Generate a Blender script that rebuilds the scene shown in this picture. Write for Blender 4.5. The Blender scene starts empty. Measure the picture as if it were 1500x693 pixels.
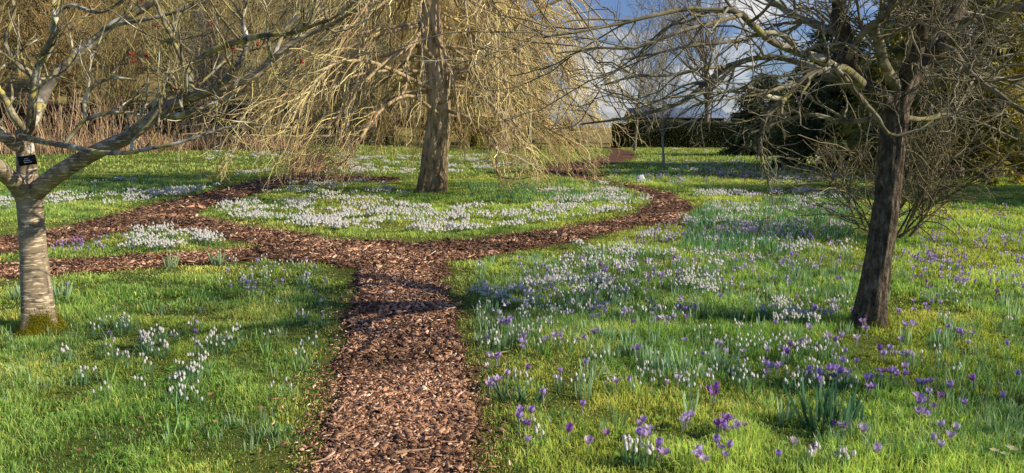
import bpy, math, random
import numpy as np
from math import radians, sin, cos, pi, tan

rng = np.random.default_rng(11)
random.seed(5)
SC = bpy.context.scene
COL = SC.collection

# ------------------------------------------------------------------ camera
FPX, CX, CY, HOR = 1133.0, 750.0, 346.5, 185.0
PITCH = math.atan((CY - HOR) / FPX)
CAM = np.array([0.0, 0.0, 1.6])
FW = np.array([0, cos(PITCH), -sin(PITCH)])
UPV = np.array([0, sin(PITCH), cos(PITCH)])
RT = np.array([1.0, 0, 0])
cd = bpy.data.cameras.new('camera')
cam = bpy.data.objects.new('camera', cd)
COL.objects.link(cam)
cam.location = CAM
cam.rotation_euler = (pi / 2 - PITCH, 0, 0)
cd.sensor_width = 36.0
cd.lens = 36.0 * FPX / 1500.0
cd.clip_end = 3000
cd.clip_start = 0.05
SC.camera = cam

# ------------------------------------------------------------------ noise
def _h(ix, iy, iz):
    n = (ix * 374761393 + iy * 668265263 + iz * 2147483647 * 3) & 0xFFFFFFFF
    n = ((n ^ (n >> 13)) * 1274126177) & 0xFFFFFFFF
    n = (n ^ (n >> 16)) & 0xFFFF
    return n / 65535.0

def vn3(x, y, z):
    x = np.asarray(x, float); y = np.asarray(y, float); z = np.asarray(z, float) + np.zeros_like(x)
    ix = np.floor(x).astype(np.int64); iy = np.floor(y).astype(np.int64); iz = np.floor(z).astype(np.int64)
    fx, fy, fz = x - ix, y - iy, z - iz
    fx = fx * fx * (3 - 2 * fx); fy = fy * fy * (3 - 2 * fy); fz = fz * fz * (3 - 2 * fz)
    def L(a, b, t): return a + (b - a) * t
    c = [[[_h(ix + i, iy + j, iz + k) for k in (0, 1)] for j in (0, 1)] for i in (0, 1)]
    return L(L(L(c[0][0][0], c[1][0][0], fx), L(c[0][1][0], c[1][1][0], fx), fy),
             L(L(c[0][0][1], c[1][0][1], fx), L(c[0][1][1], c[1][1][1], fx), fy), fz)

def fbm(x, y, z=0.0, o=3):
    s = 0; a = 0.5; t = 0
    for i in range(o):
        s = s + a * vn3(np.asarray(x) * 2 ** i + 17.3 * i, np.asarray(y) * 2 ** i - 9.1 * i, np.asarray(z) * 2 ** i + 3.7 * i)
        t += a; a *= 0.5
    return s / t

def sm(t):
    t = np.clip(t, 0, 1)
    return t * t * (3 - 2 * t)

# ------------------------------------------------------------------ terrain
def hz(x, y):
    x = np.asarray(x, float); y = np.asarray(y, float)
    left = sm((-1.0 - x) / 12.0)
    h = 0.55 * sm((y - 15) / 26) * left
    hill = np.clip(y - 52, 0, 90)
    h = h + 0.27 * hill * sm((9 - x) / 22.0) * sm((y - 50) / 22)
    h = h + 0.05 * (fbm(x * 0.35, y * 0.35, 2.0, 2) - 0.5) * sm((y - 2) / 5)
    h = h + 0.03 * (fbm(x * 1.1, y * 1.1, 5.0, 2) - 0.5)
    return h

def ray(px, py):
    return FW + (px - CX) / FPX * RT + (CY - py) / FPX * UPV

def P(px, py, depth):
    d = ray(px, py)
    return CAM + d * (depth / d[1])

def G(px, py):
    """pixel(s) of the photograph -> point on the terrain"""
    px = np.atleast_1d(np.asarray(px, float)); py = np.atleast_1d(np.asarray(py, float))
    D = FW[None] + ((px - CX) / FPX)[:, None] * RT[None] + ((CY - py) / FPX)[:, None] * UPV[None]
    D = D / D[:, 1:2]
    lo = np.full(len(px), 1.0); hi = np.full(len(px), 1.0)
    done = np.zeros(len(px), bool)
    for y in np.concatenate([np.arange(1.5, 20, 0.5), np.arange(20, 130, 1.5)]):
        p = CAM[None] + D * y
        under = (p[:, 2] <= hz(p[:, 0], p[:, 1])) & ~done
        hi[under] = y; done |= under
        lo[~done] = y
    hi[~done] = 130
    for _ in range(14):
        m = (lo + hi) / 2
        p = CAM[None] + D * m[:, None]
        u = p[:, 2] <= hz(p[:, 0], p[:, 1])
        hi = np.where(u, m, hi); lo = np.where(u, lo, m)
    p = CAM[None] + D * hi[:, None]
    p[:, 2] = hz(p[:, 0], p[:, 1])
    return p

def G1(px, py): return G(px, py)[0]

# ------------------------------------------------------------------ objects
def tag(o, label=None, cat=None, group=None, kind=None):
    if label: o['label'] = label
    if cat: o['category'] = cat
    if group: o['group'] = group
    if kind: o['kind'] = kind
    return o

def thing(name, loc, label, cat, group=None, rz=0.0):
    o = bpy.data.objects.new(name, None)
    COL.objects.link(o)
    o.location = [float(v) for v in loc]
    o.rotation_euler = (0, 0, rz)
    o.empty_display_size = 0.1
    return tag(o, label, cat, group)

class MB:
    """collects quads / tris as numpy arrays, links them as one mesh object"""
    def __init__(s): s.V = []; s.Q = []; s.T = []; s.C = []; s.n = 0
    def add(s, V, Q=None, T=None, C=None):
        V = np.asarray(V, float).reshape(-1, 3)
        if Q is not None and len(Q): s.Q.append(np.asarray(Q, np.int64) + s.n)
        if T is not None and len(T): s.T.append(np.asarray(T, np.int64) + s.n)
        s.V.append(V)
        if C is None: C = (0.5, 0.5, 0.5)
        C = np.asarray(C, float)
        if C.ndim == 1: C = np.tile(C, (len(V), 1))
        s.C.append(C)
        s.n += len(V)
        return s
    def mesh(s, name, mat, base=(0, 0, 0), smooth=True, col=False):
        me = bpy.data.meshes.new(name)
        V = np.concatenate(s.V) - np.asarray(base, float)[None]
        Q = np.concatenate(s.Q) if s.Q else np.zeros((0, 4), np.int64)
        T = np.concatenate(s.T) if s.T else np.zeros((0, 3), np.int64)
        me.vertices.add(len(V)); me.vertices.foreach_set('co', V.astype(np.float32).ravel())
        nl = len(Q) * 4 + len(T) * 3
        me.loops.add(nl)
        me.loops.foreach_set('vertex_index', np.concatenate([Q.ravel(), T.ravel()]).astype(np.int32))
        me.polygons.add(len(Q) + len(T))
        st = np.concatenate([np.arange(len(Q)) * 4, len(Q) * 4 + np.arange(len(T)) * 3]).astype(np.int32)
        me.polygons.foreach_set('loop_start', st)
        if smooth: me.polygons.foreach_set('use_smooth', np.ones(len(Q) + len(T), bool))
        if col:
            a = me.color_attributes.new('col', 'FLOAT_COLOR', 'POINT')
            C = np.concatenate(s.C)
            a.data.foreach_set('color', np.concatenate([C, np.ones((len(C), 1))], 1).astype(np.float32).ravel())
        me.update(calc_edges=True)
        me.validate()
        me.materials.append(mat)
        return me
    def build(s, name, mat, parent=None, base=(0, 0, 0), smooth=True, col=False):
        return link(name, s.mesh(name, mat, base, smooth, col), parent)

def link(name, me, parent=None, loc=None):
    o = bpy.data.objects.new(name, me)
    if parent is not None and name in ('twigs', 'dry_grass', 'crown', 'red_buds', 'moss'): o['kind'] = 'stuff'
    COL.objects.link(o)
    if parent is not None: o.parent = parent
    if loc is not None: o.location = [float(v) for v in loc]
    return o

def dup(root, loc, rz=0.0, sc=1.0, label=None):
    r = root.copy(); COL.objects.link(r)
    r.location = [float(v) for v in loc]; r.rotation_euler = (0, 0, rz); r.scale = (sc, sc, sc)
    if label: r['label'] = label
    for ch in list(root.children):
        c = ch.copy(); COL.objects.link(c); c.parent = r
        for g in list(ch.children):
            d = g.copy(); COL.objects.link(d); d.parent = c
    return r

# ------------------------------------------------------------------ tubes / growth
def nrm(v): return v / (np.linalg.norm(v, axis=-1, keepdims=True) + 1e-9)

def tubes(mb, Pt, R, sides=4, C=None):
    """Pt (N,K,3) R (N,K): tapered tubes"""
    N, K, _ = Pt.shape
    if N == 0: return
    T = np.gradient(Pt, axis=1); T = nrm(T)
    ref = np.where(np.abs(T[:, :1, 2:3]) > 0.85, np.array([[[1.0, 0.2, 0]]]), np.array([[[0.1, 0.0, 1.0]]]))
    ref = np.broadcast_to(ref, T.shape)
    A = nrm(np.cross(T, ref)); B = np.cross(T, A)
    an = np.arange(sides) * 2 * pi / sides
    V = Pt[:, :, None] + R[:, :, None, None] * (A[:, :, None] * np.cos(an)[None, None, :, None] + B[:, :, None] * np.sin(an)[None, None, :, None])
    idx = np.arange(N * K * sides).reshape(N, K, sides)
    a = idx[:, :-1, :]; b = np.roll(idx, -1, 2)[:, :-1, :]; c = np.roll(idx, -1, 2)[:, 1:, :]; d = idx[:, 1:, :]
    Q = np.stack([a, b, c, d], -1).reshape(-1, 4)
    cc = None
    if C is not None:
        cc = np.repeat(np.asarray(C, float), K * sides, axis=0)
    mb.add(V.reshape(-1, 3), Q=Q, C=cc)

def grow(S, D, Ln, K, wig=0.25, trop=(0, 0, 0), tw=0.1):
    N = len(S)
    Pt = np.zeros((N, K, 3)); Pt[:, 0] = S
    d = nrm(D); st = (Ln / (K - 1))[:, None]
    trop = np.asarray(trop, float)
    for k in range(1, K):
        d = nrm(d + rng.normal(0, wig, (N, 3)) + trop[None] * tw)
        Pt[:, k] = Pt[:, k - 1] + d * st
    return Pt

def spawn(Pt, R, n, t0, t1, a0, a1, flat=0.0):
    """n random children on a batch of parents: start, direction, parent radius there"""
    N, K, _ = Pt.shape
    seg = np.linalg.norm(np.diff(Pt, axis=1), axis=2).sum(1)
    pr = seg / seg.sum()
    i = rng.choice(N, n, p=pr)
    t = (t0 + (t1 - t0) * rng.random(n)) * (K - 1)
    k = np.clip(np.floor(t).astype(int), 0, K - 2); f = (t - k)[:, None]
    S = Pt[i, k] * (1 - f) + Pt[i, k + 1] * f
    T = nrm(Pt[i, k + 1] - Pt[i, k])
    r = R[i, k] * (1 - f[:, 0]) + R[i, k + 1] * f[:, 0]
    rv = rng.normal(0, 1, (n, 3)); rv[:, 2] *= (1 - flat)
    perp = nrm(rv - T * (rv * T).sum(1, keepdims=True))
    a = (a0 + (a1 - a0) * rng.random(n))[:, None]
    return S, nrm(T * np.cos(a) + perp * np.sin(a)), r, i

def taper(r0, r1, K, p=1.0):
    t = np.linspace(0, 1, K)[None] ** p
    return r0[:, None] * (1 - t) + r1[:, None] * t

def smooth_line(pts, rad, K):
    pts = np.asarray(pts, float); rad = np.asarray(rad, float)
    n = len(pts)
    ext = np.vstack([2 * pts[0] - pts[1], pts, 2 * pts[-1] - pts[-2]])
    u = np.linspace(0, n - 1 - 1e-6, K)
    i = np.floor(u).astype(int); f = (u - i)[:, None]
    p0, p1, p2, p3 = ext[i], ext[i + 1], ext[i + 2], ext[i + 3]
    c = 0.5 * (2 * p1 + (p2 - p0) * f + (2 * p0 - 5 * p1 + 4 * p2 - p3) * f ** 2 + (3 * p1 - p0 - 3 * p2 + p3) * f ** 3)
    r = rad[i] * (1 - f[:, 0]) + rad[np.minimum(i + 1, n - 1)] * f[:, 0]
    return c, r

def trunk(mb, pts, rad, K=70, sides=36, rough=0.08, fa=2.0, fz=3.0, flare=0.0, seed=0.0, ridges=0.0):
    c, r = smooth_line(pts, rad, K)
    T = nrm(np.gradient(c, axis=0))
    A = nrm(np.cross(T, np.array([[0.0, 1.0, 0.05]]))); B = np.cross(T, A)
    an = np.arange(sides) * 2 * pi / sides
    s = np.concatenate([[0], np.cumsum(np.linalg.norm(np.diff(c, axis=0), axis=1))])
    CA = np.cos(an)[None]; SA = np.sin(an)[None]
    nz = fbm(CA * fa + seed + 0 * s[:, None], SA * fa + 0 * s[:, None], s[:, None] * fz + seed, 3) - 0.5
    rr = r[:, None] * (1 + 2 * rough * nz)
    if ridges:
        rr = rr * (1 + ridges * (np.abs(fbm(CA * 5 + seed + 0 * s[:, None], SA * 5 + 0 * s[:, None], s[:, None] * 2.2, 2) - 0.5) * 4 - 0.5))
    if flare:
        rr = rr * (1 + flare * np.exp(-s[:, None] / 0.22 / max(r[0] / 0.12, 0.6)) * (0.75 + 0.6 * np.cos(an[None] * 4 + seed)))
    V = c[:, None] + rr[:, :, None] * (A[:, None] * CA[..., None] + B[:, None] * SA[..., None])
    idx = np.arange(K * sides).reshape(K, sides)
    Q = np.stack([idx[:-1], np.roll(idx, -1, 1)[:-1], np.roll(idx, -1, 1)[1:], idx[1:]], -1).reshape(-1, 4)
    mb.add(V.reshape(-1, 3), Q=Q)

# ------------------------------------------------------------------ materials
def newmat(name):
    m = bpy.data.materials.new(name); m.use_nodes = True
    nt = m.node_tree; nt.nodes.clear()
    out = nt.nodes.new('ShaderNodeOutputMaterial')
    return m, nt, out

def nd(nt, t, **kw):
    n = nt.nodes.new(t)
    for k, v in kw.items():
        if k.startswith('i_'): n.inputs[k[2:].replace('_', ' ')].default_value = v
        else: setattr(n, k, v)
    return n

def ramp(nt, src, stops):
    r = nt.nodes.new('ShaderNodeValToRGB')
    e = r.color_ramp.elements
    while len(e) < len(stops): e.new(0.5)
    for el, (p, c) in zip(e, stops):
        el.position = p; el.color = (*c, 1) if len(c) == 3 else c
    nt.links.new(src, r.inputs[0])
    return r.outputs[0]

def mixc(nt, fac, a, b, mode='MIX'):
    n = nt.nodes.new('ShaderNodeMix'); n.data_type = 'RGBA'; n.blend_type = mode
    L = nt.links
    if isinstance(fac, (int, float)): n.inputs[0].default_value = fac
    else: L.new(fac, n.inputs[0])
    for v, s in ((a, 6), (b, 7)):
        if isinstance(v, tuple): n.inputs[s].default_value = (*v, 1)
        else: L.new(v, n.inputs[s])
    return n.outputs[2]

def noise(nt, vec, scale, detail=4, rough=0.55, dist=0.0):
    n = nd(nt, 'ShaderNodeTexNoise'); n.inputs['Scale'].default_value = scale
    n.inputs['Detail'].default_value = detail; n.inputs['Roughness'].default_value = rough
    n.inputs['Distortion'].default_value = dist
    if vec is not None: nt.links.new(vec, n.inputs['Vector'])
    return n.outputs['Fac']

def objvec(nt, scale=(1, 1, 1)):
    tc = nd(nt, 'ShaderNodeTexCoord'); mp = nd(nt, 'ShaderNodeMapping')
    mp.inputs['Scale'].default_value = scale
    nt.links.new(tc.outputs['Object'], mp.inputs['Vector'])
    return mp.outputs['Vector']

def principled(nt, out, color, rough=0.8, spec=0.25, bump=None, bstr=0.5, bdist=0.02):
    b = nd(nt, 'ShaderNodeBsdfPrincipled')
    b.inputs['Roughness'].default_value = rough
    b.inputs['Specular IOR Level'].default_value = spec
    if isinstance(color, tuple): b.inputs['Base Color'].default_value = (*color, 1)
    else: nt.links.new(color, b.inputs['Base Color'])
    if bump is not None:
        bp = nd(nt, 'ShaderNodeBump'); bp.inputs['Strength'].default_value = bstr; bp.inputs['Distance'].default_value = bdist
        nt.links.new(bump, bp.inputs['Height']); nt.links.new(bp.outputs[0], b.inputs['Normal'])
    nt.links.new(b.outputs[0], out.inputs[0])
    return b

def leafmat(name, trans=0.35, rough=0.5, spec=0.3, color=None, tint=(1.1, 1.15, 0.6), gain=1.0):
    """vegetation: colour from the mesh, part of the light passes through"""
    m, nt, out = newmat(name)
    if color is None:
        a = nd(nt, 'ShaderNodeAttribute'); a.attribute_name = 'col'; c = mixc(nt, 1.0, a.outputs['Color'], (gain, gain, gain), 'MULTIPLY')
    else:
        v = objvec(nt)
        c = ramp(nt, noise(nt, v, 40, 2), [(0.3, tuple(x * 0.75 for x in color)), (0.7, tuple(min(1, x * 1.2) for x in color))])
    b = nd(nt, 'ShaderNodeBsdfPrincipled'); b.inputs['Roughness'].default_value = rough
    b.inputs['Specular IOR Level'].default_value = spec
    nt.links.new(c, b.inputs['Base Color'])
    t = nd(nt, 'ShaderNodeBsdfTranslucent')
    nt.links.new(mixc(nt, 1.0, c, tint, 'MULTIPLY'), t.inputs['Color'])
    mx = nd(nt, 'ShaderNodeMixShader'); mx.inputs[0].default_value = trans
    nt.links.new(b.outputs[0], mx.inputs[1]); nt.links.new(t.outputs[0], mx.inputs[2])
    nt.links.new(mx.outputs[0], out.inputs[0])
    return m

def attrmat(name, rough=0.9, spec=0.15, gain=1.0):
    m, nt, out = newmat(name)
    a = nd(nt, 'ShaderNodeAttribute'); a.attribute_name = 'col'
    principled(nt, out, mixc(nt, 1.0, a.outputs['Color'], (gain, gain, gain), 'MULTIPLY'), rough, spec)
    return m

def barkmat(name, dark, mid, light, lichen=None, lichen2=None, sc=6.0, zs=0.35, lam=0.55, bstr=0.6, bd=0.02, rings=False, lsc=3.0, foot=0.0):
    g_ = lambda q: tuple(min(.8, x * 1.75) for x in q) if q else None
    dark, mid, light, lichen, lichen2 = g_(dark), g_(mid), g_(light), g_(lichen), g_(lichen2)
    m, nt, out = newmat(name)
    v = objvec(nt, (1, 1, zs))
    v1 = objvec(nt)
    n1 = noise(nt, v, sc, 6, 0.65, 0.3)
    c = ramp(nt, n1, [(0.3, dark), (0.5, mid), (0.72, light)])
    if rings:
        vr = objvec(nt, (5, 5, 30))
        c = mixc(nt, ramp(nt, noise(nt, vr, 2.2, 4, 0.6), [(0.55, (0, 0, 0)), (0.60, (0.85, 0.85, 0.85))]), c, tuple(min(1, x * 1.5 + 0.04) for x in light))
        c = mixc(nt, ramp(nt, noise(nt, objvec(nt, (4, 4, 26)), 2.2, 3, 0.6), [(0.6, (0, 0, 0)), (0.66, (0.75, 0.75, 0.75))]), c, dark)
    if lichen:
        f = ramp(nt, noise(nt, v1, lsc, 5, 0.65), [(lam, (0, 0, 0)), (lam + 0.1, (1, 1, 1))])
        c = mixc(nt, f, c, lichen)
    if lichen2:
        f = ramp(nt, noise(nt, objvec(nt, (1.3, 1.1, 1.2)), lsc * 1.7, 5, 0.65, 0.2), [(lam + 0.02, (0, 0, 0)), (lam + 0.1, (1, 1, 1))])
        c = mixc(nt, f, c, lichen2)
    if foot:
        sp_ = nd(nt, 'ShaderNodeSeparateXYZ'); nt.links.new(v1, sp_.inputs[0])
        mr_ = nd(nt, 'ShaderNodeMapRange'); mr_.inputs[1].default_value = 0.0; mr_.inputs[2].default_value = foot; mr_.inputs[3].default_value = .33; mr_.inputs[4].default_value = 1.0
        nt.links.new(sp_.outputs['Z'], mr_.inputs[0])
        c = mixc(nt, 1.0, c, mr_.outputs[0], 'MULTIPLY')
    principled(nt, out, c, 0.88, 0.15, n1, bstr, bd)
    return m

M = {}
M['grass'] = leafmat('grass_blade', 0.45, 0.45, 0.3, gain=3.15)
M['plant'] = leafmat('plant_leaf', 0.3, 0.4, 0.35, tint=(1.0, 1.1, 0.6), gain=2.0)
M['petal'] = leafmat('petal', 0.35, 0.5, 0.25, tint=(1.0, 0.9, 1.05))
M['chips'] = attrmat('bark_chip', 0.85, 0.2, 1.5)
M['needle'] = leafmat('evergreen_needle', 0.2, 0.5, 0.3, tint=(1.1, 1.1, 0.5), gain=1.5)
M['twigcol'] = attrmat('coloured_twig', 0.85, 0.15, 1.4)
M['bark_cherry'] = barkmat('smooth_ringed_bark', (0.065, 0.05, 0.034), (0.185, 0.145, 0.095), (0.31, 0.255, 0.175), (0.46, 0.42, 0.34), None, 5, 1.0, 0.60, 0.45, 0.008, True, 6.0)
M['bark_yellow'] = barkmat('yellow_lichened_bark', (0.03, 0.025, 0.018), (0.13, 0.11, 0.065), (0.27, 0.23, 0.13), (0.42, 0.39, 0.29), (0.31, 0.27, 0.08), 9, 1.0, 0.51, 0.6, 0.006, False, 5.0)
M['bark_limb'] = barkmat('patched_limb_bark', (0.02, 0.018, 0.018), (0.12, 0.105, 0.085), (0.26, 0.23, 0.18), (0.46, 0.43, 0.36), (0.33, 0.28, 0.09), 6, 1.0, 0.50, 0.6, 0.006, False, 7.0)
M['bark_dark'] = barkmat('dark_furrowed_bark', (0.016, 0.012, 0.009), (0.08, 0.064, 0.046), (0.22, 0.18, 0.13), (0.21, 0.20, 0.10), None, 26, 0.42, 0.64, 1.0, 0.06, False, 2.5)
M['bark_pale_lichen'] = barkmat('pale_lichened_limb', (0.0312, 0.0265, 0.0187), (0.117, 0.101, 0.0663), (0.211, 0.187, 0.125), (0.343, 0.32, 0.242), (0.218, 0.203, 0.0624), 8, 1.0, 0.53, 0.5, 0.006, False, 3.5)
M['bark_lichen'] = barkmat('lichened_branch_bark', (0.033, 0.0277, 0.0198), (0.139, 0.119, 0.0759), (0.238, 0.205, 0.132), (0.29, 0.271, 0.198), (0.165, 0.152, 0.0594), 8, 1.0, 0.54, 0.5, 0.006, False, 2.5)
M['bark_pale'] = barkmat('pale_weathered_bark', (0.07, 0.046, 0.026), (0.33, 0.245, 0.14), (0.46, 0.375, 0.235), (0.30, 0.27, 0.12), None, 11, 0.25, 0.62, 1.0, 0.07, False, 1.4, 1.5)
M['bark_grey'] = barkmat('grey_bark', (0.06, 0.052, 0.045), (0.13, 0.115, 0.095), (0.22, 0.2, 0.165), (0.24, 0.23, 0.13), None, 5, 0.4, 0.62, 0.6, 0.02)
M['moss'] = leafmat('moss', 0.15, 0.9, 0.1, gain=2.4)

def groundmat():
    m, nt, out = newmat('lawn_ground')
    v = objvec(nt)
    a = ramp(nt, noise(nt, v, 1.2, 5, 0.6), [(0.32, (0.09, 0.12, 0.025)), (0.5, (0.17, 0.21, 0.04)), (0.7, (0.22, 0.22, 0.06))])
    b = ramp(nt, noise(nt, v, 38, 5, 0.7), [(0.35, (0.02, 0.026, 0.008)), (0.55, (0.12, 0.16, 0.03)), (0.75, (0.25, 0.25, 0.08))])
    c = mixc(nt, 0.55, a, b)
    f = ramp(nt, noise(nt, v, 2.7, 6, 0.7), [(0.56, (0, 0, 0)), (0.7, (0.7, 0.7, 0.7))])
    c = mixc(nt, f, c, (0.085, 0.062, 0.032))
    # leaf litter on the far hillside
    g = nd(nt, 'ShaderNodeSeparateXYZ'); nt.links.new(v, g.inputs[0])
    mr = nd(nt, 'ShaderNodeMapRange'); mr.inputs[1].default_value = 50; mr.inputs[2].default_value = 60
    nt.links.new(g.outputs['Y'], mr.inputs[0])
    lit = ramp(nt, noise(nt, v, 0.8, 8, 0.75), [(0.3, (0.14, 0.11, 0.045)), (0.5, (0.30, 0.24, 0.10)), (0.7, (0.42, 0.35, 0.15))])
    c = mixc(nt, mr.outputs[0], c, lit)
    principled(nt, out, c, 0.95, 0.1, noise(nt, v, 60, 4, 0.7), 0.8, 0.03)
    return m

def pathmat():
    m, nt, out = newmat('bark_chip_path')
    v = objvec(nt)
    vo = nd(nt, 'ShaderNodeTexVoronoi'); vo.inputs['Scale'].default_value = 42; vo.inputs['Randomness'].default_value = 1
    mp = objvec(nt, (0.55, 1.0, 1))
    nt.links.new(mp, vo.inputs['Vector'])
    sp = nd(nt, 'ShaderNodeSeparateColor'); nt.links.new(vo.outputs['Color'], sp.inputs[0])
    c = ramp(nt, sp.outputs[0], [(0.0, (0.05, 0.028, 0.018)), (0.4, (0.14, 0.072, 0.042)), (0.75, (0.26, 0.14, 0.08)), (1.0, (0.4, 0.26, 0.16))])
    d = ramp(nt, noise(nt, v, 1.6, 5, 0.6), [(0.35, (0.55, 0.5, 0.5)), (0.65, (1.15, 1.05, 1.0))])
    c = mixc(nt, 1.0, c, d, 'MULTIPLY')
    n2 = noise(nt, v, 55, 4, 0.7)
    principled(nt, out, c, 0.9, 0.15, n2, 1.0, 0.03)
    return m
M['ground'] = groundmat(); M['path'] = pathmat()

# ------------------------------------------------------------------ sky, sun
SUN_EL, SUN_OFF = radians(30), radians(15)          # sun low on the right, slightly behind the camera
sv = np.array([cos(SUN_EL) * cos(SUN_OFF), -cos(SUN_EL) * sin(SUN_OFF), sin(SUN_EL)])
w = bpy.data.worlds.new('World'); SC.world = w; w.use_nodes = True
nt = w.node_tree; nt.nodes.clear()
out = nt.nodes.new('ShaderNodeOutputWorld'); bg = nt.nodes.new('ShaderNodeBackground')
sky = nt.nodes.new('ShaderNodeTexSky'); sky.sky_type = 'NISHITA'; sky.sun_disc = False
sky.sun_elevation = SUN_EL; sky.sun_rotation = pi / 2 + SUN_OFF
sky.ozone_density = 2.5; sky.dust_density = 0.6
tc = nt.nodes.new('ShaderNodeTexCoord'); mp = nt.nodes.new('ShaderNodeMapping')
mp.inputs['Scale'].default_value = (1.0, 1.0, 2.6); mp.inputs['Location'].default_value = (0.35, 0.2, 0.1)
nt.links.new(tc.outputs['Generated'], mp.inputs['Vector'])
cl = noise(nt, mp.outputs['Vector'], 5.2, 8, 0.58, 0.35)
cf = ramp(nt, cl, [(0.51, (0, 0, 0)), (0.62, (1, 1, 1))])
cc = ramp(nt, noise(nt, mp.outputs['Vector'], 9, 4, 0.5), [(0.3, (9.5, 10, 11)), (0.65, (16, 16, 15.6))])
sx_ = nd(nt, 'ShaderNodeSeparateXYZ'); nt.links.new(tc.outputs['Generated'], sx_.inputs[0])
mr_ = nd(nt, 'ShaderNodeMapRange'); mr_.inputs[1].default_value = 0.25; mr_.inputs[2].default_value = 0.55; nt.links.new(sx_.outputs['Y'], mr_.inputs[0])
ml_ = nd(nt, 'ShaderNodeMath', operation='MULTIPLY'); nt.links.new(cf, ml_.inputs[0]); nt.links.new(mr_.outputs[0], ml_.inputs[1]); cf = ml_.outputs[0]
skc = mixc(nt, 1.0, sky.outputs[0], (1.2, 1.38, 1.95), 'MULTIPLY')
nt.links.new(mixc(nt, cf, skc, cc), bg.inputs['Color'])
bg.inputs['Strength'].default_value = 0.055
nt.links.new(bg.outputs[0], out.inputs[0])
ld = bpy.data.lights.new('sun', 'SUN'); lo = bpy.data.objects.new('sun', ld); COL.objects.link(lo)
ld.energy = 5.0; ld.angle = radians(0.4); ld.color = (1.0, 0.88, 0.68)
from mathutils import Vector
lo.rotation_euler = Vector(sv).to_track_quat('Z', 'Y').to_euler()
lo.location = (30, -8, 20)
SC.view_settings.view_transform = 'Standard'; SC.view_settings.look = 'None'; SC.view_settings.exposure = 0
SC.cycles.max_bounces = 5; SC.cycles.diffuse_bounces = 3; SC.cycles.glossy_bounces = 1
SC.cycles.transmission_bounces = 3; SC.cycles.caustics_reflective = False; SC.cycles.caustics_refractive = False

# ------------------------------------------------------------------ ground
def axis(lo_, hi_, spec):
    """spec: list of (limit, step)"""
    out_ = [lo_]; 
    while out_[-1] < hi_:
        a = out_[-1]
        for lim, st in spec:
            if lim(a): out_.append(a + st); break
    return np.array(out_)
ax = axis(-420, 420, [(lambda a: abs(a) < 14, 0.3), (lambda a: abs(a) < 40, 1.0), (lambda a: abs(a) < 120, 4), (lambda a: True, 20)])
ay = axis(-60, 900, [(lambda a: a < 0, 2.0), (lambda a: a < 26, 0.3), (lambda a: a < 70, 1.0), (lambda a: a < 160, 4), (lambda a: True, 30)])
X, Y = np.meshgrid(ax, ay)
mb = MB()
idx = np.arange(X.size).reshape(X.shape)
mb.add(np.stack([X, Y, hz(X, Y)], -1).reshape(-1, 3), Q=np.stack([idx[:-1, :-1], idx[:-1, 1:], idx[1:, 1:], idx[1:, :-1]], -1).reshape(-1, 4))
tag(mb.build('ground', M['ground']), kind='structure')

# ------------------------------------------------------------------ paths
def inpoly(px, py, poly):
    poly = np.asarray(poly, float); n = len(poly); c = np.zeros(px.shape, bool); j = n - 1
    for i in range(n):
        xi, yi = poly[i]; xj, yj = poly[j]
        c ^= ((yi > py) != (yj > py)) & (px < (xj - xi) * (py - yi) / (yj - yi + 1e-12) + xi)
        j = i
    return c
def strip(pairs):
    a = np.array([p[0] for p in pairs], float); b = np.array([p[1] for p in pairs], float)
    return G(a[:, 0], a[:, 1])[:, :2], G(b[:, 0], b[:, 1])[:, :2]
def vert(lst): return [((x, a), (x, b)) for x, a, b in lst]
STR = []
A_, B_ = strip([((490, 693), (692, 693)), ((502, 600), (682, 600)), ((514, 500), (672, 500)), ((520, 440), (655, 440)), ((522, 405), (648, 405)), ((525, 380), (655, 378)), ((540, 366), (670, 364))])
A_ = np.vstack([A_[0] + [-.12, -8], A_]); B_ = np.vstack([B_[0] + [.08, -8], B_])
STR.append((A_, B_))
STR.append(strip(vert([(500, 353, 392), (600, 358, 391), (680, 354, 380), (760, 345, 367), (850, 333, 351), (925, 317, 335)]) +
                 [((955, 300), (985, 324)), ((957, 291), (1020, 302)), ((930, 279), (985, 285)), ((885, 269), (935, 274)), ((840, 261), (890, 266)), ((790, 250), (850, 256)),
                  ((815, 242), (862, 246)), ((872, 234), (912, 237)), ((897, 227), (930, 229)), ((900, 221), (924, 222)), ((880, 215.5), (896, 216.5))]))
STR.append(strip(vert([(560, 360, 390), (450, 363, 385), (390, 364, 381), (300, 370, 387), (200, 377, 394), (100, 382, 401), (0, 388, 409), (-120, 396, 421), (-400, 420, 450)])))
STR.append(strip(vert([(560, 356, 384), (480, 351, 377), (400, 339, 363), (330, 328, 350), (280, 317, 340), (230, 306, 330)])))
STR.append(strip(vert([(-300, 392, 425), (-120, 365, 393), (0, 350, 373), (100, 334, 357), (200, 308, 335), (280, 288, 314), (330, 277, 297), (380, 264, 281), (425, 256, 269)]) +
                 [((428, 247), (478, 252)), ((432, 238), (472, 240)), ((442, 230), (470, 231)), ((452, 222), (474, 222))]))
STR.append(strip(vert([(420, 258, 270), (470, 258, 267), (530, 259, 266), (585, 261, 266)])))

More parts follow.
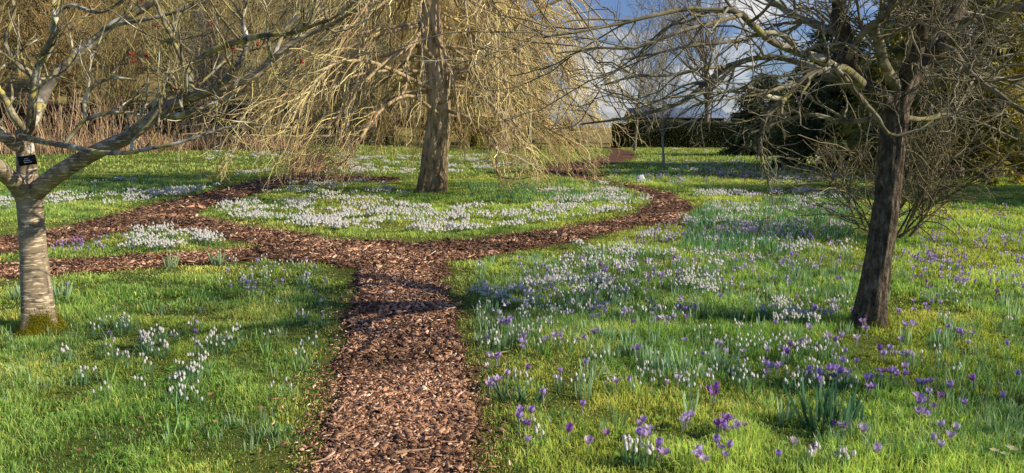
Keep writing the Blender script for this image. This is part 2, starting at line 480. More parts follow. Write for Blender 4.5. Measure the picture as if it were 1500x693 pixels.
def path_sd(x, y):
    """signed distance to the outline of the paths"""
    x = np.asarray(x, float); y = np.asarray(y, float)
    best = np.full(x.shape, 1e9)
    for A_, B_ in STR:
        ins = np.zeros(x.shape, bool); dist = np.full(x.shape, 1e9)
        for i in range(len(A_) - 1):
            ins |= inpoly(x, y, [A_[i], A_[i + 1], B_[i + 1], B_[i]])
            for a, b in ((A_[i], A_[i + 1]), (B_[i], B_[i + 1])):
                d = b - a; L2 = (d @ d) + 1e-9
                t = np.clip(((x - a[0]) * d[0] + (y - a[1]) * d[1]) / L2, 0, 1)
                dist = np.minimum(dist, np.hypot(x - a[0] - t * d[0], y - a[1] - t * d[1]))
        best = np.minimum(best, np.where(ins, -dist, dist))
    return best
def path_sdn(x, y):
    return path_sd(x, y) + 0.16 * (fbm(x * 2.3, y * 2.3, 1.0, 3) - 0.5) * 1.6 * np.clip(0.6 + y / 18, 0.6, 1.6)

mb = MB()
def path_patch(x0, x1, y0, y1, st):
    gx = np.arange(x0, x1 + st * 0.5, st); gy = np.arange(y0, y1 + st * 0.5, st)
    X, Y = np.meshgrid(gx, gy)
    sd = path_sdn(X, Y)
    idx = np.arange(X.size).reshape(X.shape)
    q = np.stack([idx[:-1, :-1], idx[:-1, 1:], idx[1:, 1:], idx[1:, :-1]], -1).reshape(-1, 4)
    keep = sd.ravel()[q].min(1) < 0
    q = q[keep]
    Z = hz(X, Y) + 0.012 - np.clip(sd, -0.1, 0.2) * 0.10
    V = np.stack([X, Y, Z], -1).reshape(-1, 3)
    us = np.unique(q); mp_ = np.zeros(len(V), np.int64); mp_[us] = np.arange(len(us))
    mb.add(V[us], Q=mp_[q])
path_patch(-16, 6, -4, 11, 0.07)
path_patch(-16, 8, 11, 20, 0.1)
path_patch(-16, 10, 20, 60, 0.2)
tag(mb.build('path', M['path']), kind='structure')

# ------------------------------------------------------------------ scatter helpers
def scatter_poly(poly, n, fs=None, thr=0.45, seed=0.0):
    """points on the lawn inside an outline, bunched by noise"""
    poly = np.asarray(poly, float)
    lo_, hi_ = poly.min(0), poly.max(0)
    px = lo_[0] + (hi_[0] - lo_[0]) * rng.random(n * 5); py = lo_[1] + (hi_[1] - lo_[1]) * rng.random(n * 5)
    k = inpoly(px, py, poly); px, py = px[k], py[k]
    p = G(px, py)
    k = path_sd(p[:, 0], p[:, 1]) > 0.16
    p = p[k]
    if fs:
        f = fbm(p[:, 0] * fs + seed, p[:, 1] * fs, seed, 3)
        p = p[f + rng.normal(0, 0.05, len(p)) > thr]
    return p[:n]

def blades(mb, p, h, wd, col, lean=0.5, az=None, curve=1.0, tipc=1.15, basec=0.6):
    n = len(p)
    if az is None: az = rng.random(n) * 2 * pi
    ln = lean * h * rng.random(n)
    dx, dy = np.cos(az), np.sin(az)
    fa = az + pi / 2 + rng.normal(0, 0.8, n)
    sx, sy = np.cos(fa) * wd / 2, np.sin(fa) * wd / 2
    V = np.zeros((n, 5, 3))
    V[:, 0] = p + np.stack([sx, sy, 0 * sx], 1); V[:, 1] = p - np.stack([sx, sy, 0 * sx], 1)
    m = p + np.stack([dx * ln * 0.35 * curve, dy * ln * 0.35 * curve, h * 0.58], 1)
    V[:, 2] = m - np.stack([sx, sy, 0 * sx], 1) * 0.85; V[:, 3] = m + np.stack([sx, sy, 0 * sx], 1) * 0.85
    V[:, 4] = p + np.stack([dx * ln, dy * ln, np.sqrt(np.maximum(h * h - 0.6 * ln * ln, 0.1 * h * h))], 1)
    b = np.arange(n)[:, None] * 5
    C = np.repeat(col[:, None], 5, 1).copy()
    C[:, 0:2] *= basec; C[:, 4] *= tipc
    mb.add(V.reshape(-1, 3), Q=b + np.array([[0, 1, 2, 3]]), T=b + np.array([[3, 2, 4]]), C=np.clip(C, 0, 1).reshape(-1, 3))

# ------------------------------------------------------------------ grass
def grass_zone(n, y0, y1, h, wd, pw=1.0):
    y = y0 + (y1 - y0) * rng.random(n) ** pw
    half = 0.70 * y + 1.6
    x = (rng.random(n) * 2 - 1) * half
    sd = path_sdn(x, y)
    k = sd + np.abs(rng.normal(0, 0.12, n)) * (rng.random(n) < .4) + rng.normal(0, .03, n) > 0.0
    edge = np.clip(sd / 0.5, 0, 1)
    k &= rng.random(n) < 0.25 + 0.75 * edge
    x, y, sd, edge = x[k], y[k], sd[k], edge[k]
    n = len(x)
    k = rng.random(n) < .75 + 1.0 * sm((fbm(x * 3.4, y * 3.4, 3.0, 3) - .33) / .3); x, y, sd, edge = x[k], y[k], sd[k], edge[k]; n = len(x)
    p = np.stack([x, y, hz(x, y) - 0.004], 1)
    cl = fbm(x * 3.4, y * 3.4, 3.0, 3); big = fbm(x * 0.55, y * 0.55, 8.0, 3)
    mossy = sm((fbm(x * 1.1, y * 1.1, 20.0, 3) - 0.47) * 7) * np.where(x > 0.2, 1.0, 0.55)
    hh = h * (0.42 + 1.35 * sm((cl - 0.28) / 0.45)) * (0.55 + 0.9 * rng.random(n)) * (0.5 + 0.5 * edge) * (1 - 0.5 * mossy) * np.where(x < 0, .78, 1.0)
    a = np.array([[0.07, 0.138, 0.030]]); b = np.array([[0.22, 0.272, 0.075]]); y_ = np.array([[0.33, 0.30, 0.09]])
    t = np.clip(rng.random(n) * 0.6 + (big - 0.5) * 1.9 + (cl - .5) * .8 + 0.2, 0, 1)[:, None]
    c = a * (1 - t) + b * t
    mo = (mossy * 0.55)[:, None]
    c = c * (1 - mo) + np.array([[0.21, 0.215, 0.03]]) * mo
    dry = (rng.random(n) < 0.07 + 0.3 * (1 - edge) + 0.4 * sm((fbm(x * .9, y * 1.4, 44., 4) - .55) * 9))[:, None]
    c = np.where(dry, y_ * (0.7 + 0.5 * rng.random((n, 1))), c)
    c = c * (0.7 + 0.6 * rng.random((n, 1)))
    blades(GR, p, hh, wd * (0.6 + 0.8 * rng.random(n)), c, lean=1.1, tipc=1.5, basec=.45)  # bright tips and dark bases paint highlights and shaded depth into the blades
GR = MB()
grass_zone(280000, 2.6, 6.5, 0.05, 0.004, 0.85)
grass_zone(230000, 6.5, 12.5, 0.055, 0.0075)
grass_zone(330000, 12.5, 24, 0.06, 0.011)
grass_zone(170000, 24, 62, 0.08, 0.028)
tag(GR.build('grass', M['grass'], smooth=False, col=True), label='short mossy green lawn grass on both sides of the chip paths', cat='grass', kind='stuff')

# ------------------------------------------------------------------ bark chips
def chips(n, y0, y1, size, halfmax):
    y = y0 + (y1 - y0) * rng.random(n * 4); x = (rng.random(n * 4) * 2 - 1) * halfmax
    sd = path_sdn(x, y)
    k = sd < np.abs(rng.normal(0, 0.13, n * 4)) * (rng.random(n * 4) < 0.3)
    x, y = x[k][:n], y[k][:n]
    n = len(x)
    sd_ = sd[k][:n]
    ln = size * np.where(sd_ > 0, .6, 1.0) * (0.35 + 1.0 * rng.random(n) + 2.4 * rng.random(n) ** 9); wd = ln * (0.16 + 0.38 * rng.random(n)); th = 0.003 + 0.003 * rng.random(n)
    az = rng.random(n) * 2 * pi; ti = rng.normal(0, 0.30, n); ro = rng.normal(0, 0.5, n)
    u = np.stack([np.cos(az) * np.cos(ti), np.sin(az) * np.cos(ti), np.sin(ti)], 1)
    s = nrm(np.cross(np.tile([0, 0, 1.0], (n, 1)), u)); wv = np.cross(u, s)
    s2 = s * np.cos(ro)[:, None] + wv * np.sin(ro)[:, None]; w2 = np.cross(u, s2)
    ce = np.stack([x, y, hz(x, y) + 0.020 + 0.016 * rng.random(n)], 1)
    V = np.zeros((n, 8, 3)); q = 0
    tl = 0.5 + 0.5 * rng.random((n, 2))
    for kz in (-1, 1):
        for i, (a, b) in enumerate(((-1, -1), (1, -1), (1, 1), (-1, 1))):
            sc = tl[:, 0 if a < 0 else 1][:, None]
            V[:, q] = ce + u * (a * ln / 2)[:, None] + s2 * (b * wd / 2)[:, None] * sc + w2 * (kz * th / 2)[:, None]; q += 1
    F = np.array([[4, 5, 6, 7], [0, 1, 5, 4], [1, 2, 6, 5], [2, 3, 7, 6], [3, 0, 4, 7]])
    b = (np.arange(n) * 8)[:, None, None]
    t = rng.random(n)[:, None]
    pal = np.array([[0.06, 0.034, 0.022], [0.18, 0.098, 0.057], [0.32, 0.175, 0.10], [0.46, 0.275, 0.17], [0.62, 0.45, 0.31]])
    pk = rng.choice(5, n, p=[0.22, 0.33, 0.26, 0.14, 0.05])
    C = pal[pk] * (0.75 + 0.5 * rng.random((n, 1))) * (0.5 + 0.78 * sm((fbm(x * 1.6, y * 1.6, 31., 4) - .33) / .3))[:, None]
    CH.add(V.reshape(-1, 3), Q=(b + F[None]).reshape(-1, 4), C=np.repeat(C, 8, 0))
CH = MB()
chips(34000, 2.6, 5.0, 0.026, 1.4)
chips(26000, 5.0, 8.5, 0.032, 6.0)
chips(24000, 8.5, 14, 0.042, 10.0)
chips(12000, 14, 30, 0.07, 14.0)
tag(CH.build('bark_chips', M['chips'], smooth=False, col=True), label='loose reddish brown bark chips strewn over the paths', cat='bark chips', kind='stuff')

def stick(px, py, length, az, label, r=0.006):
    p = G1(px, py); d = np.array([[cos(az), sin(az), 0.03]])
    Pt = grow(p[None] + [[0, 0, 0.03]], d, np.array([length]), 7, 0.08)
    Pt[:, :, 2] = hz(Pt[:, :, 0], Pt[:, :, 1]) + 0.032 + r
    m = MB(); tubes(m, Pt, taper(np.array([r]), np.array([r * 0.5]), 7), 6, np.array([[0.34, 0.22, 0.13]]))
    o = m.build('stick', M['chips'], base=p, col=True); o.location = p
    tag(o, label, 'stick', 'loose sticks on the chip path')
stick(478, 648, 0.30, 0.35, 'pale straight stick lying at the left edge of the chip path')
stick(715, 528, 0.16, 0.5, 'short pale stick at the right side of the near path')
stick(690, 505, 0.26, 0.15, 'long thin stick lying crosswise by the right edge of the near path', 0.004)
stick(455, 690, 0.34, 0.7, 'brown bent twig on the grass edge at the bottom of the near path', 0.005)
stick(580, 675, 0.16, 0.2, 'broad splinter of wood in the middle of the path at the bottom', 0.009)

# ------------------------------------------------------------------ trees: left maple
def px_limb(lst):
    """list of (px, py, depth, radius in px)"""
    pts = [P(a, b, d) for a, b, d, r in lst]
    rad = [r / FPX * d for a, b, d, r in lst]
    return pts, rad

def limbs_to_batch(limbs, K=22):
    Ps, Rs = [], []
    for l in limbs:
        p, r = smooth_line(*px_limb(l), K)
        p = p + rng.normal(0, 1, p.shape) * (r * 0.22)[:, None] * np.linspace(0, 1, K)[:, None]
        Ps.append(p); Rs.append(r)
    return np.array(Ps), np.array(Rs)

LB = G1(60, 482); D0 = LB[1]
lt = thing('maple_tree', LB, 'bare low-forking maple with ringed pale trunk and patchy lichen limbs on the left', 'tree')
m = MB()
pts, rad = px_limb([(60, 492, D0, 25), (58, 470, D0, 22.5), (53, 420, D0, 19.8), (49, 370, D0, 18), (46, 330, D0, 17), (44, 300, D0, 18), (42, 276, D0, 19), (40, 255, D0, 14), (38, 230, D0, 12.5), (36, 205, D0, 11), (34, 188, D0, 8)])
pts[0][2] = LB[2] - 0.08
trunk(m, pts, rad, 90, 36, 0.06, 1.5, 2.5, 0.42, 1.0)
m.build('trunk', M['bark_cherry'], lt, LB)
d = D0
LL = [
 [(48, 285, d, 14), (75, 262, d - .1, 13), (105, 243, d - .2, 12), (140, 222, d - .3, 11), (185, 203, d - .4, 10), (212, 183, d - .45, 9), (235, 162, d - .5, 8.5), (262, 148, d - .5, 8), (288, 139, d - .55, 7.5), (320, 131, d - .6, 6.5), (362, 116, d - .6, 6), (395, 92, d - .6, 5), (428, 62, d - .6, 4.2), (475, 42, d - .6, 3.2), (520, 15, d - .7, 2.2)],
 [(40, 290, d, 15), (20, 265, d - .2, 12.5), (0, 248, d - .4, 11), (-35, 225, d - .6, 9), (-80, 180, d - .8, 6)],
 [(38, 215, d, 9), (22, 212, d - .1, 9), (2, 197, d - .2, 9), (-30, 170, d - .3, 7), (-60, 120, d - .4, 5)],
 [(36, 200, d, 7), (44, 185, d - .1, 6.5), (47, 150, d - .15, 6), (54, 105, d - .2, 5.2), (68, 75, d - .25, 4.5), (82, 40, d - .3, 4), (80, 5, d - .3, 3.4), (95, -30, d - .3, 2.5)],
 [(36, 195, d + .1, 7), (55, 165, d + .2, 8), (68, 130, d + .3, 8), (85, 108, d + .3, 7.5), (105, 88, d + .35, 7), (140, 58, d + .4, 6), (168, 35, d + .4, 5.2), (215, 10, d + .4, 4.2), (250, -15, d + .4, 3.2)],
 [(30, 200, d - .1, 5), (60, 207, d - .3, 4.2), (110, 216, d - .5, 4.2), (150, 224, d - .6, 4), (192, 223, d - .7, 3.2), (215, 218, d - .75, 2.8), (262, 209, d - .8, 2.6), (305, 195, d - .8, 2.2), (345, 184, d - .8, 1.5)],
 [(193, 223, d - .7, 2.8), (196, 205, d - .7, 2.8), (215, 183, d - .7, 2.6), (232, 160, d - .7, 2.2), (240, 135, d - .7, 1.8), (238, 118, d - .7, 1.4)],
 [(95, 210, d - .4, 3), (112, 190, d - .4, 3.2), (128, 174, d - .4, 3.2), (160, 166, d - .4, 2.8), (200, 165, d - .4, 1.8)],
 [(126, 176, d - .4, 2.8), (124, 150, d - .4, 2.8), (138, 125, d - .4, 2.6), (168, 114, d - .4, 2.2), (200, 118, d - .4, 1.5)],
 [(278, 142, d - .55, 5.5), (279, 118, d - .5, 5), (268, 90, d - .5, 4), (252, 55, d - .45, 3.4), (235, 20, d - .4, 3), (220, -15, d - .4, 2.4)],
 [(300, 136, d - .6, 5), (330, 118, d - .65, 5), (352, 92, d - .7, 4.6), (362, 65, d - .7, 4), (356, 30, d - .7, 3), (362, -10, d - .7, 2.2)],
 [(285, 92, d - .6, 4), (310, 75, d - .65, 4.4), (350, 60, d - .7, 4.4), (385, 52, d - .8, 3.6), (430, 48, d - .9, 2.8), (480, 30, d - 1, 2.2)],
 [(330, 128, d - .6, 4.5), (360, 118, d - .5, 4.4), (388, 100, d - .5, 4), (400, 82, d - .5, 3.6), (420, 40, d - .5, 2.8), (455, 10, d - .5, 2.4), (470, -10, d - .5, 2)],
 [(232, 165, d - .5, 5), (250, 170, d - .6, 4.6), (268, 168, d - .7, 4.2), (285, 160, d - .8, 2.5), (300, 158, d - .8, 1.5)],
 [(38, 192, d - .2, 5), (20, 170, d - .3, 5), (5, 140, d - .35, 4), (-15, 110, d - .4, 3)],
 [(66, 128, d + .3, 4.5), (40, 105, d + .3, 4.5), (22, 90, d + .3, 4), (8, 60, d + .3, 3), (20, 25, d + .3, 2.5), (18, -10, d + .3, 2)],
 [(52, 108, d - .2, 3), (75, 70, d - .2, 3.2), (78, 30, d - .3, 3), (100, 8, d - .3, 2.8), (140, 18, d - .4, 2.4), (170, 8, d - .4, 2.0), (195, -8, d - .4, 1.6)],
 [(170, 36, d + .4, 3), (215, 28, d + .3, 2.8), (250, 20, d + .3, 2.4), (300, 5, d + .2, 2.0)],
]
BP, BR = limbs_to_batch(LL)
for i in range(len(LL)):
    m = MB(); tubes(m, BP[i:i + 1], BR[i:i + 1], 10); m.build('limb', M['bark_cherry'] if i in (0, 1, 2) else M['bark_yellow'] if i in (3, 6, 7, 8, 9, 11, 14, 15) else M['bark_limb'], lt, LB)
m = MB()
S, Dr, r, _ = spawn(BP, BR, 80, 0.3, 1.0, 0.5, 1.2, 0.2)
n1 = len(S); P1 = grow(S, Dr, 0.25 + 0.45 * rng.random(n1), 8, 0.16, (0, 0, 1), 0.10)
R1 = taper(np.clip(r * 0.6, 0.005, 0.011), np.full(n1, 0.0035), 8); tubes(m, P1, R1, 5)
S, Dr, r, _ = spawn(P1, R1, 240, 0.15, 1.0, 0.5, 1.2, 0.2)
n2 = len(S); P2 = grow(S, Dr, 0.10 + 0.28 * rng.random(n2), 6, 0.2, (0, 0, 1), 0.15)
R2 = taper(np.clip(r * 0.65, 0.003, 0.005), np.full(n2, 0.0024), 6); tubes(m, P2, R2, 4)
m.build('twigs', M['bark_yellow'], lt, LB)
m = MB()   # red bud tufts at the twig ends
for e in list(P2[::14, -1]) + list(P1[::7, -1]):
    k = rng.integers(4, 9)
    s = np.repeat(e[None], k, 0); dd = rng.normal(0, 1, (k, 3)) + [0, 0, 0.8]
    pp = grow(s, dd, 0.014 + 0.022 * rng.random(k), 3, 0.1)
    tubes(m, pp, np.tile(np.array([[0.002, 0.0045, 0.001]]), (k, 1)), 4, np.array([[0.24, 0.035, 0.025]]) * (.5 + .8 * rng.random((k, 1))))
m.build('red_buds', M['twigcol'], lt, LB, col=True)
def moss_patch(root, base, ang, spread, h, n, c0, rr):
    mm = MB(); a = ang + rng.normal(0, spread, n); z = np.abs(rng.normal(0, h, n))
    rad = rr + 0.035 * np.exp(-z / 0.06) + rng.random(n) * 0.03 * np.exp(-z / 0.08)
    p = np.stack([base[0] + np.cos(a) * rad, base[1] + np.sin(a) * rad, base[2] + z - 0.01], 1)
    c = np.array(c0)[None] * (0.5 + 0.9 * rng.random((n, 1)))
    blades(mm, p, 0.012 + 0.016 * rng.random(n), 0.005 + 0 * a, c, 1.5, az=a + rng.normal(0, .5, n))
    mm.build('moss', M['moss'], root, base, smooth=False, col=True)
moss_patch(lt, LB, radians(-50), 0.6, 0.06, 7000, (0.17, 0.16, 0.015), 0.125)

# plant label hanging on the stem
pc = P(40, 235, D0 - 0.135)
pl = thing('plant_label', pc, 'small black plant label with white lettering on the stem of the left maple', 'label')
def boxv(cx, cy, cz, sx, sy, sz):
    v = np.array([[x, y, z] for x in (-1, 1) for y in (-1, 1) for z in (-1, 1)], float) * [sx / 2, sy / 2, sz / 2] + [cx, cy, cz]
    q = [[0, 1, 3, 2], [4, 6, 7, 5], [0, 4, 5, 1], [2, 3, 7, 6], [0, 2, 6, 4], [1, 5, 7, 3]]
    return v, q
def flatmat(name, c, rough=0.5):
    m_, nt_, out_ = newmat(name)
    v = objvec(nt_)
    principled(nt_, out_, ramp(nt_, noise(nt_, v, 18, 3), [(0.3, tuple(x * 0.85 for x in c)), (0.7, tuple(min(1, x * 1.1) for x in c))]), rough, 0.3)
    return m_
M['label_black'] = flatmat('black_label', (0.012, 0.012, 0.013), 0.45); M['label_white'] = flatmat('white_lettering', (0.75, 0.75, 0.72), 0.6)
pl.rotation_euler = (radians(6), radians(-7), radians(8))
m = MB(); m.add(*boxv(0, 0, 0, 0.128, 0.003, 0.074)); m.build('plate', M['label_black'], pl, smooth=False)
m = MB()
for (z, x0, ws) in ((0.014, -0.018, (7, 6, 7, 6)), (0.0, -0.026, (6, 5, 5, 7, 4, 5, 6, 5)), (-0.014, -0.026, (7, 4, 6, 5, 6, 5, 7, 6, 5))):
    x = x0
    for wv in ws:
        wv = wv * 0.001
        m.add(*boxv(x + wv / 2, -0.0022, z, wv * 0.85, 0.0012, 0.0065)); x += wv + 0.0006
m.build('lettering', M['label_white'], pl, smooth=False)
m = MB(); tubes(m, np.array([[[-0.03, 0.0, 0.036], [-0.05, 0.04, 0.05], [-0.06, 0.12, 0.055]], [[0.03, 0.0, 0.036], [0.045, 0.04, 0.05], [0.05, 0.12, 0.055]]]), np.full((2, 3), 0.0015), 5)
m.build('wire', M['bark_grey'], pl)

# ------------------------------------------------------------------ trees: right leaning tree
RB = G1(1272, 478); d = RB[1]
rtree = thing('leaning_tree', RB, 'bare leaning tree with dark furrowed trunk and tangled spreading branches on the right', 'tree')
m = MB()
pts, rad = px_limb([(1270, 492, d, 26), (1272, 470, d, 22), (1280, 420, d, 19.5), (1289, 360, d, 18), (1298, 300, d, 17.5), (1304, 240, d, 17.5), (1308, 190, d, 18.5), (1309, 160, d, 21), (1312, 140, d, 20), (1322, 122, d, 12)])
pts[0][2] = RB[2] - 0.08
trunk(m, pts, rad, 130, 56, 0.06, 1.6, 3.0, 0.4, 4.0, 0.12)
m.build('trunk', M['bark_dark'], rtree, RB)
RL = [
 [(1311, 158, d, 18), (1330, 122, d, 17), (1350, 92, d + .05, 15), (1378, 55, d + .1, 13), (1398, 20, d + .2, 12), (1420, -25, d + .3, 10), (1450, -90, d + .4, 7), (1480, -160, d + .4, 4)],
 [(1314, 150, d, 14), (1330, 105, d - .1, 11), (1345, 65, d - .2, 10), (1354, 25, d - .3, 9), (1372, -25, d - .4, 8), (1380, -110, d - .5, 5)],
 [(1306, 158, d, 16), (1275, 132, d - .1, 13), (1250, 118, d - .2, 12), (1240, 85, d - .25, 12), (1234, 40, d - .3, 11), (1228, 0, d - .3, 10), (1225, -60, d - .3, 8), (1210, -140, d - .2, 4)],
 [(1258, 124, d - .2, 10), (1228, 104, d - .4, 8), (1198, 84, d - .6, 6.5), (1165, 76, d - .8, 5.5), (1130, 60, d - 1.0, 5), (1103, 38, d - 1.1, 5), (1080, 18, d - 1.2, 4.4), (1040, 14, d - 1.2, 3.6), (1000, 14, d - 1.2, 3.2), (950, 24, d - 1.3, 2.8), (900, 36, d - 1.3, 2.4), (850, 46, d - 1.4, 2.0), (795, 55, d - 1.4, 1.4)],
 [(1262, 126, d + .1, 8), (1230, 118, d + .3, 6), (1190, 98, d + .5, 5), (1140, 84, d + .6, 4.2), (1095, 88, d + .6, 3.8), (1060, 100, d + .7, 3.6), (1022, 131, d + .7, 3.4), (994, 152, d + .7, 3.0), (940, 168, d + .7, 2.4), (905, 175, d + .7, 1.8), (850, 182, d + .7, 1.2)],
 [(1262, 122, d - .3, 7), (1235, 100, d - .6, 6), (1206, 103, d - .8, 5.2), (1176, 118, d - .9, 4.8), (1148, 146, d - 1.0, 4.4), (1124, 170, d - 1.0, 3.6), (1113, 202, d - 1.0, 3.0), (1118, 240, d - 1.0, 2.4), (1127, 272, d - 1.0, 1.3)],
 [(1150, 146, d - 1.0, 3.6), (1128, 142, d - 1.1, 3.4), (1098, 129, d - 1.2, 2.6), (1060, 135, d - 1.2, 2), (1030, 150, d - 1.2, 1.4)],
 [(1220, 95, d - .9, 3.5), (1240, 118, d - .9, 3.8), (1262, 145, d - .9, 3.6), (1285, 172, d - .9, 3.2), (1306, 198, d - .9, 2.6), (1345, 190, d - .9, 1.6)],
 [(1318, 135, d, 9), (1296, 96, d - .3, 7), (1288, 62, d - .4, 6.4), (1282, 40, d - .5, 6), (1300, 15, d - .5, 5), (1330, -15, d - .6, 4)],
 [(1370, 66, d + .1, 7), (1396, 76, d - .2, 5), (1412, 98, d - .3, 4.6), (1432, 117, d - .4, 4.2), (1465, 140, d - .5, 3.8), (1500, 165, d - .6, 3.2), (1550, 190, d - .7, 2.2)],
 [(1332, 118, d, 7), (1350, 112, d + .3, 4.6), (1400, 114, d + .5, 4), (1450, 116, d + .6, 3.4), (1505, 115, d + .6, 2.8), (1570, 125, d + .6, 1.8)],
 [(1395, 28, d + .2, 7), (1425, 30, d + .1, 5), (1460, 22, d, 4.4), (1500, 8, d - .1, 3.6), (1560, -10, d - .2, 2.4)],
 [(1236, 50, d - .3, 7), (1205, 40, d - .2, 5.5), (1160, 20, d, 5), (1120, -5, d + .2, 4), (1060, -35, d + .3, 3)],
 [(1240, 90, d - .25, 5), (1262, 52, d - .6, 4.6), (1290, 28, d - .8, 4), (1310, 5, d - .9, 3.4), (1325, -30, d - 1, 2.6)],
 [(1170, 78, d - .8, 3.4), (1150, 54, d - .9, 3.8), (1120, 48, d - 1, 3.2), (1080, 60, d - 1.1, 2.6), (1020, 66, d - 1.2, 2.2), (960, 78, d - 1.2, 1.8), (910, 88, d - 1.2, 1.2)],
 [(1300, 168, d, 6), (1270, 176, d + .3, 4), (1230, 178, d + .5, 3.2), (1190, 168, d + .6, 2.6), (1140, 180, d + .7, 2.0), (1100, 195, d + .7, 1.4)],
 [(1318, 170, d, 5), (1350, 175, d + .2, 3.4), (1390, 168, d + .3, 2.8), (1440, 182, d + .3, 2.2), (1490, 205, d + .3, 1.5)],
 [(1085, 22, d - 1.2, 3.4), (1050, 32, d - 1.4, 3), (1000, 45, d - 1.5, 2.6), (930, 70, d - 1.5, 2.2), (880, 70, d - 1.5, 1.8), (815, 78, d - 1.5, 1.2)],
 [(1065, 98, d + .7, 3), (1030, 100, d + .5, 2.6), (985, 110, d + .5, 2.2), (930, 112, d + .4, 1.8), (880, 125, d + .4, 1.2)],
]
BP, BR = limbs_to_batch(RL, 26)
for i in range(len(RL)):
    m = MB(); tubes(m, BP[i:i + 1], BR[i:i + 1], 12); m.build('limb', M['bark_dark'] if i < 3 else M['bark_pale_lichen'] if i in (3, 5, 6, 7, 8, 9, 13) else M['bark_lichen'], rtree, RB)
m = MB()
def hi_only(Pt, Rr, z):
    k = (Pt[:, -1, 2] > z) & ((Pt[:, -1, 0] > 1.8) | (rng.random(len(Pt)) < .55)); return Pt[k], Rr[k]
S, Dr, r, _ = spawn(BP, BR, 330, 0.2, 1.0, 0.4, 1.3, 0.35)
n1 = len(S); P1 = grow(S, Dr, 0.4 + 0.8 * rng.random(n1), 10, 0.18, (0, 0, 1), 0.03)
R1 = taper(np.clip(r * 0.55, 0.005, 0.012), np.full(n1, 0.003), 10); P1, R1 = hi_only(P1, R1, 1.5); tubes(m, P1, R1, 5)
coarse = MB(); tubes(coarse, P1, R1, 5)
S, Dr, r, _ = spawn(P1, R1, 1050, 0.15, 1.0, 0.4, 1.3, 0.25)
n2 = len(S); P2 = grow(S, Dr, 0.2 + 0.4 * rng.random(n2), 8, 0.22, (0, 0, 1), 0.03)
R2 = taper(np.clip(r * 0.6, 0.003, 0.0055), np.full(n2, 0.002), 8); P2, R2 = hi_only(P2, R2, 1.45); tubes(m, P2, R2, 4)
S, Dr, r, _ = spawn(P2, R2, 1900, 0.1, 1.0, 0.5, 1.3, 0.2)
n3 = len(S); P3 = grow(S, Dr, 0.08 + 0.18 * rng.random(n3), 6, 0.26)
R3 = taper(np.full(n3, 0.0026), np.full(n3, 0.0014), 6); tubes(m, P3, R3, 3)
S, Dr, r, _ = spawn(BP[5:7], BR[5:7], 46, 0.45, 1.0, 0.4, 1.2)
Pd = grow(S, Dr + [[0, 0, -.2]], 0.08 + 0.3 * rng.random(46), 7, 0.25); tubes(m, Pd, taper(np.full(46, .0045), np.full(46, .002), 7), 4)
S, Dr, r, _ = spawn(Pd, taper(np.full(46, .0045), np.full(46, .002), 7), 110, 0.2, 1.0, 0.4, 1.2)
Pd = grow(S, Dr, 0.05 + 0.14 * rng.random(110), 5, 0.25); tubes(m, Pd, taper(np.full(110, .0026), np.full(110, .0014), 5), 3)
tw = m.build('twigs', M['bark_lichen'], rtree, RB)
moss_patch(rtree, RB, radians(-20), 0.5, 0.06, 2500, (0.15, 0.15, 0.015), 0.115)

o = dup(rtree, (8.5, 2.6, float(hz(8.5, 2.6))), 2.2, 1.1, 'unseen bare spreading tree casting shadows from outside the right edge of the near lawn')  # unseen shadow caster; sparser twigs keep its shadow bands crisp
for ch in o.children:
    if ch.name.startswith('twigs'): ch.data = coarse.mesh('twigs', M['bark_lichen'], RB)

# ------------------------------------------------------------------ weeping tree in the middle
WB = G1(633, 281); d = WB[1]
wt = thing('weeping_tree', WB, 'large weeping tree with pale trunk and curtain of drooping yellow twigs on the snowdrop island', 'tree')
m = MB()
pts, rad = px_limb([(632, 290, d, 24), (634, 270, d, 20.5), (637, 230, d, 18.5), (642, 190, d, 17.5), (643, 150, d, 16.5), (638, 100, d, 15.5), (633, 50, d, 14.5), (630, 0, d, 14), (632, -80, d, 14), (628, -160, d, 11), (634, -250, d, 7), (640, -330, d, 3)])
pts[0][2] = WB[2] - 0.15
trunk(m, pts, rad, 150, 44, 0.07, 1.5, 1.0, 0.25, 9.0, 0.09)
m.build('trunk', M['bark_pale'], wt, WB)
tr_c, tr_r = smooth_line(pts, rad, 200)
NL = 84
az = np.arange(NL) * 2.399963 + rng.normal(0, 0.15, NL)
hs = 2.0 + 6.2 * ((np.arange(NL) * 0.754877 + .3) % 1.0) ** 0.7 + rng.normal(0, .2, NL)
LP, LR, LAZ = [], [], []
for a, h in zip(az, hs):
    if sin(a) < -0.6 and rng.random() < .6: continue
    k = int(np.argmin(np.abs(tr_c[:, 2] - WB[2] - h))); s = tr_c[k]
    o = np.array([cos(a), sin(a), 0])
    R_ = (2.4 + 2.6 * rng.random()) * (0.8 + 0.2 * min(1, h / 4))
    end = s + o * R_; end[2] = WB[2] + 0.6 + 2.0 * rng.random() ** 1.3 + 0.06 * h
    c1 = s + o * R_ * 0.30; c1[2] += -0.25 + 0.5 * rng.random()
    c2 = s + o * R_ * 0.72; c2[2] = s[2] * 0.55 + end[2] * 0.45
    t = np.linspace(0, 1, 26)[:, None]
    b = (1 - t) ** 3 * s + 3 * (1 - t) ** 2 * t * c1 + 3 * (1 - t) * t ** 2 * c2 + t ** 3 * end
    wob = np.cumsum(rng.normal(0, 0.055, (26, 3)), 0); wob[:, 2] *= 0.7
    LP.append(b + wob * t); LR.append((0.018 + 0.026 * rng.random()) * (1 - t[:, 0]) ** 0.8 + 0.011)
LP = np.array(LP); LR = np.array(LR)
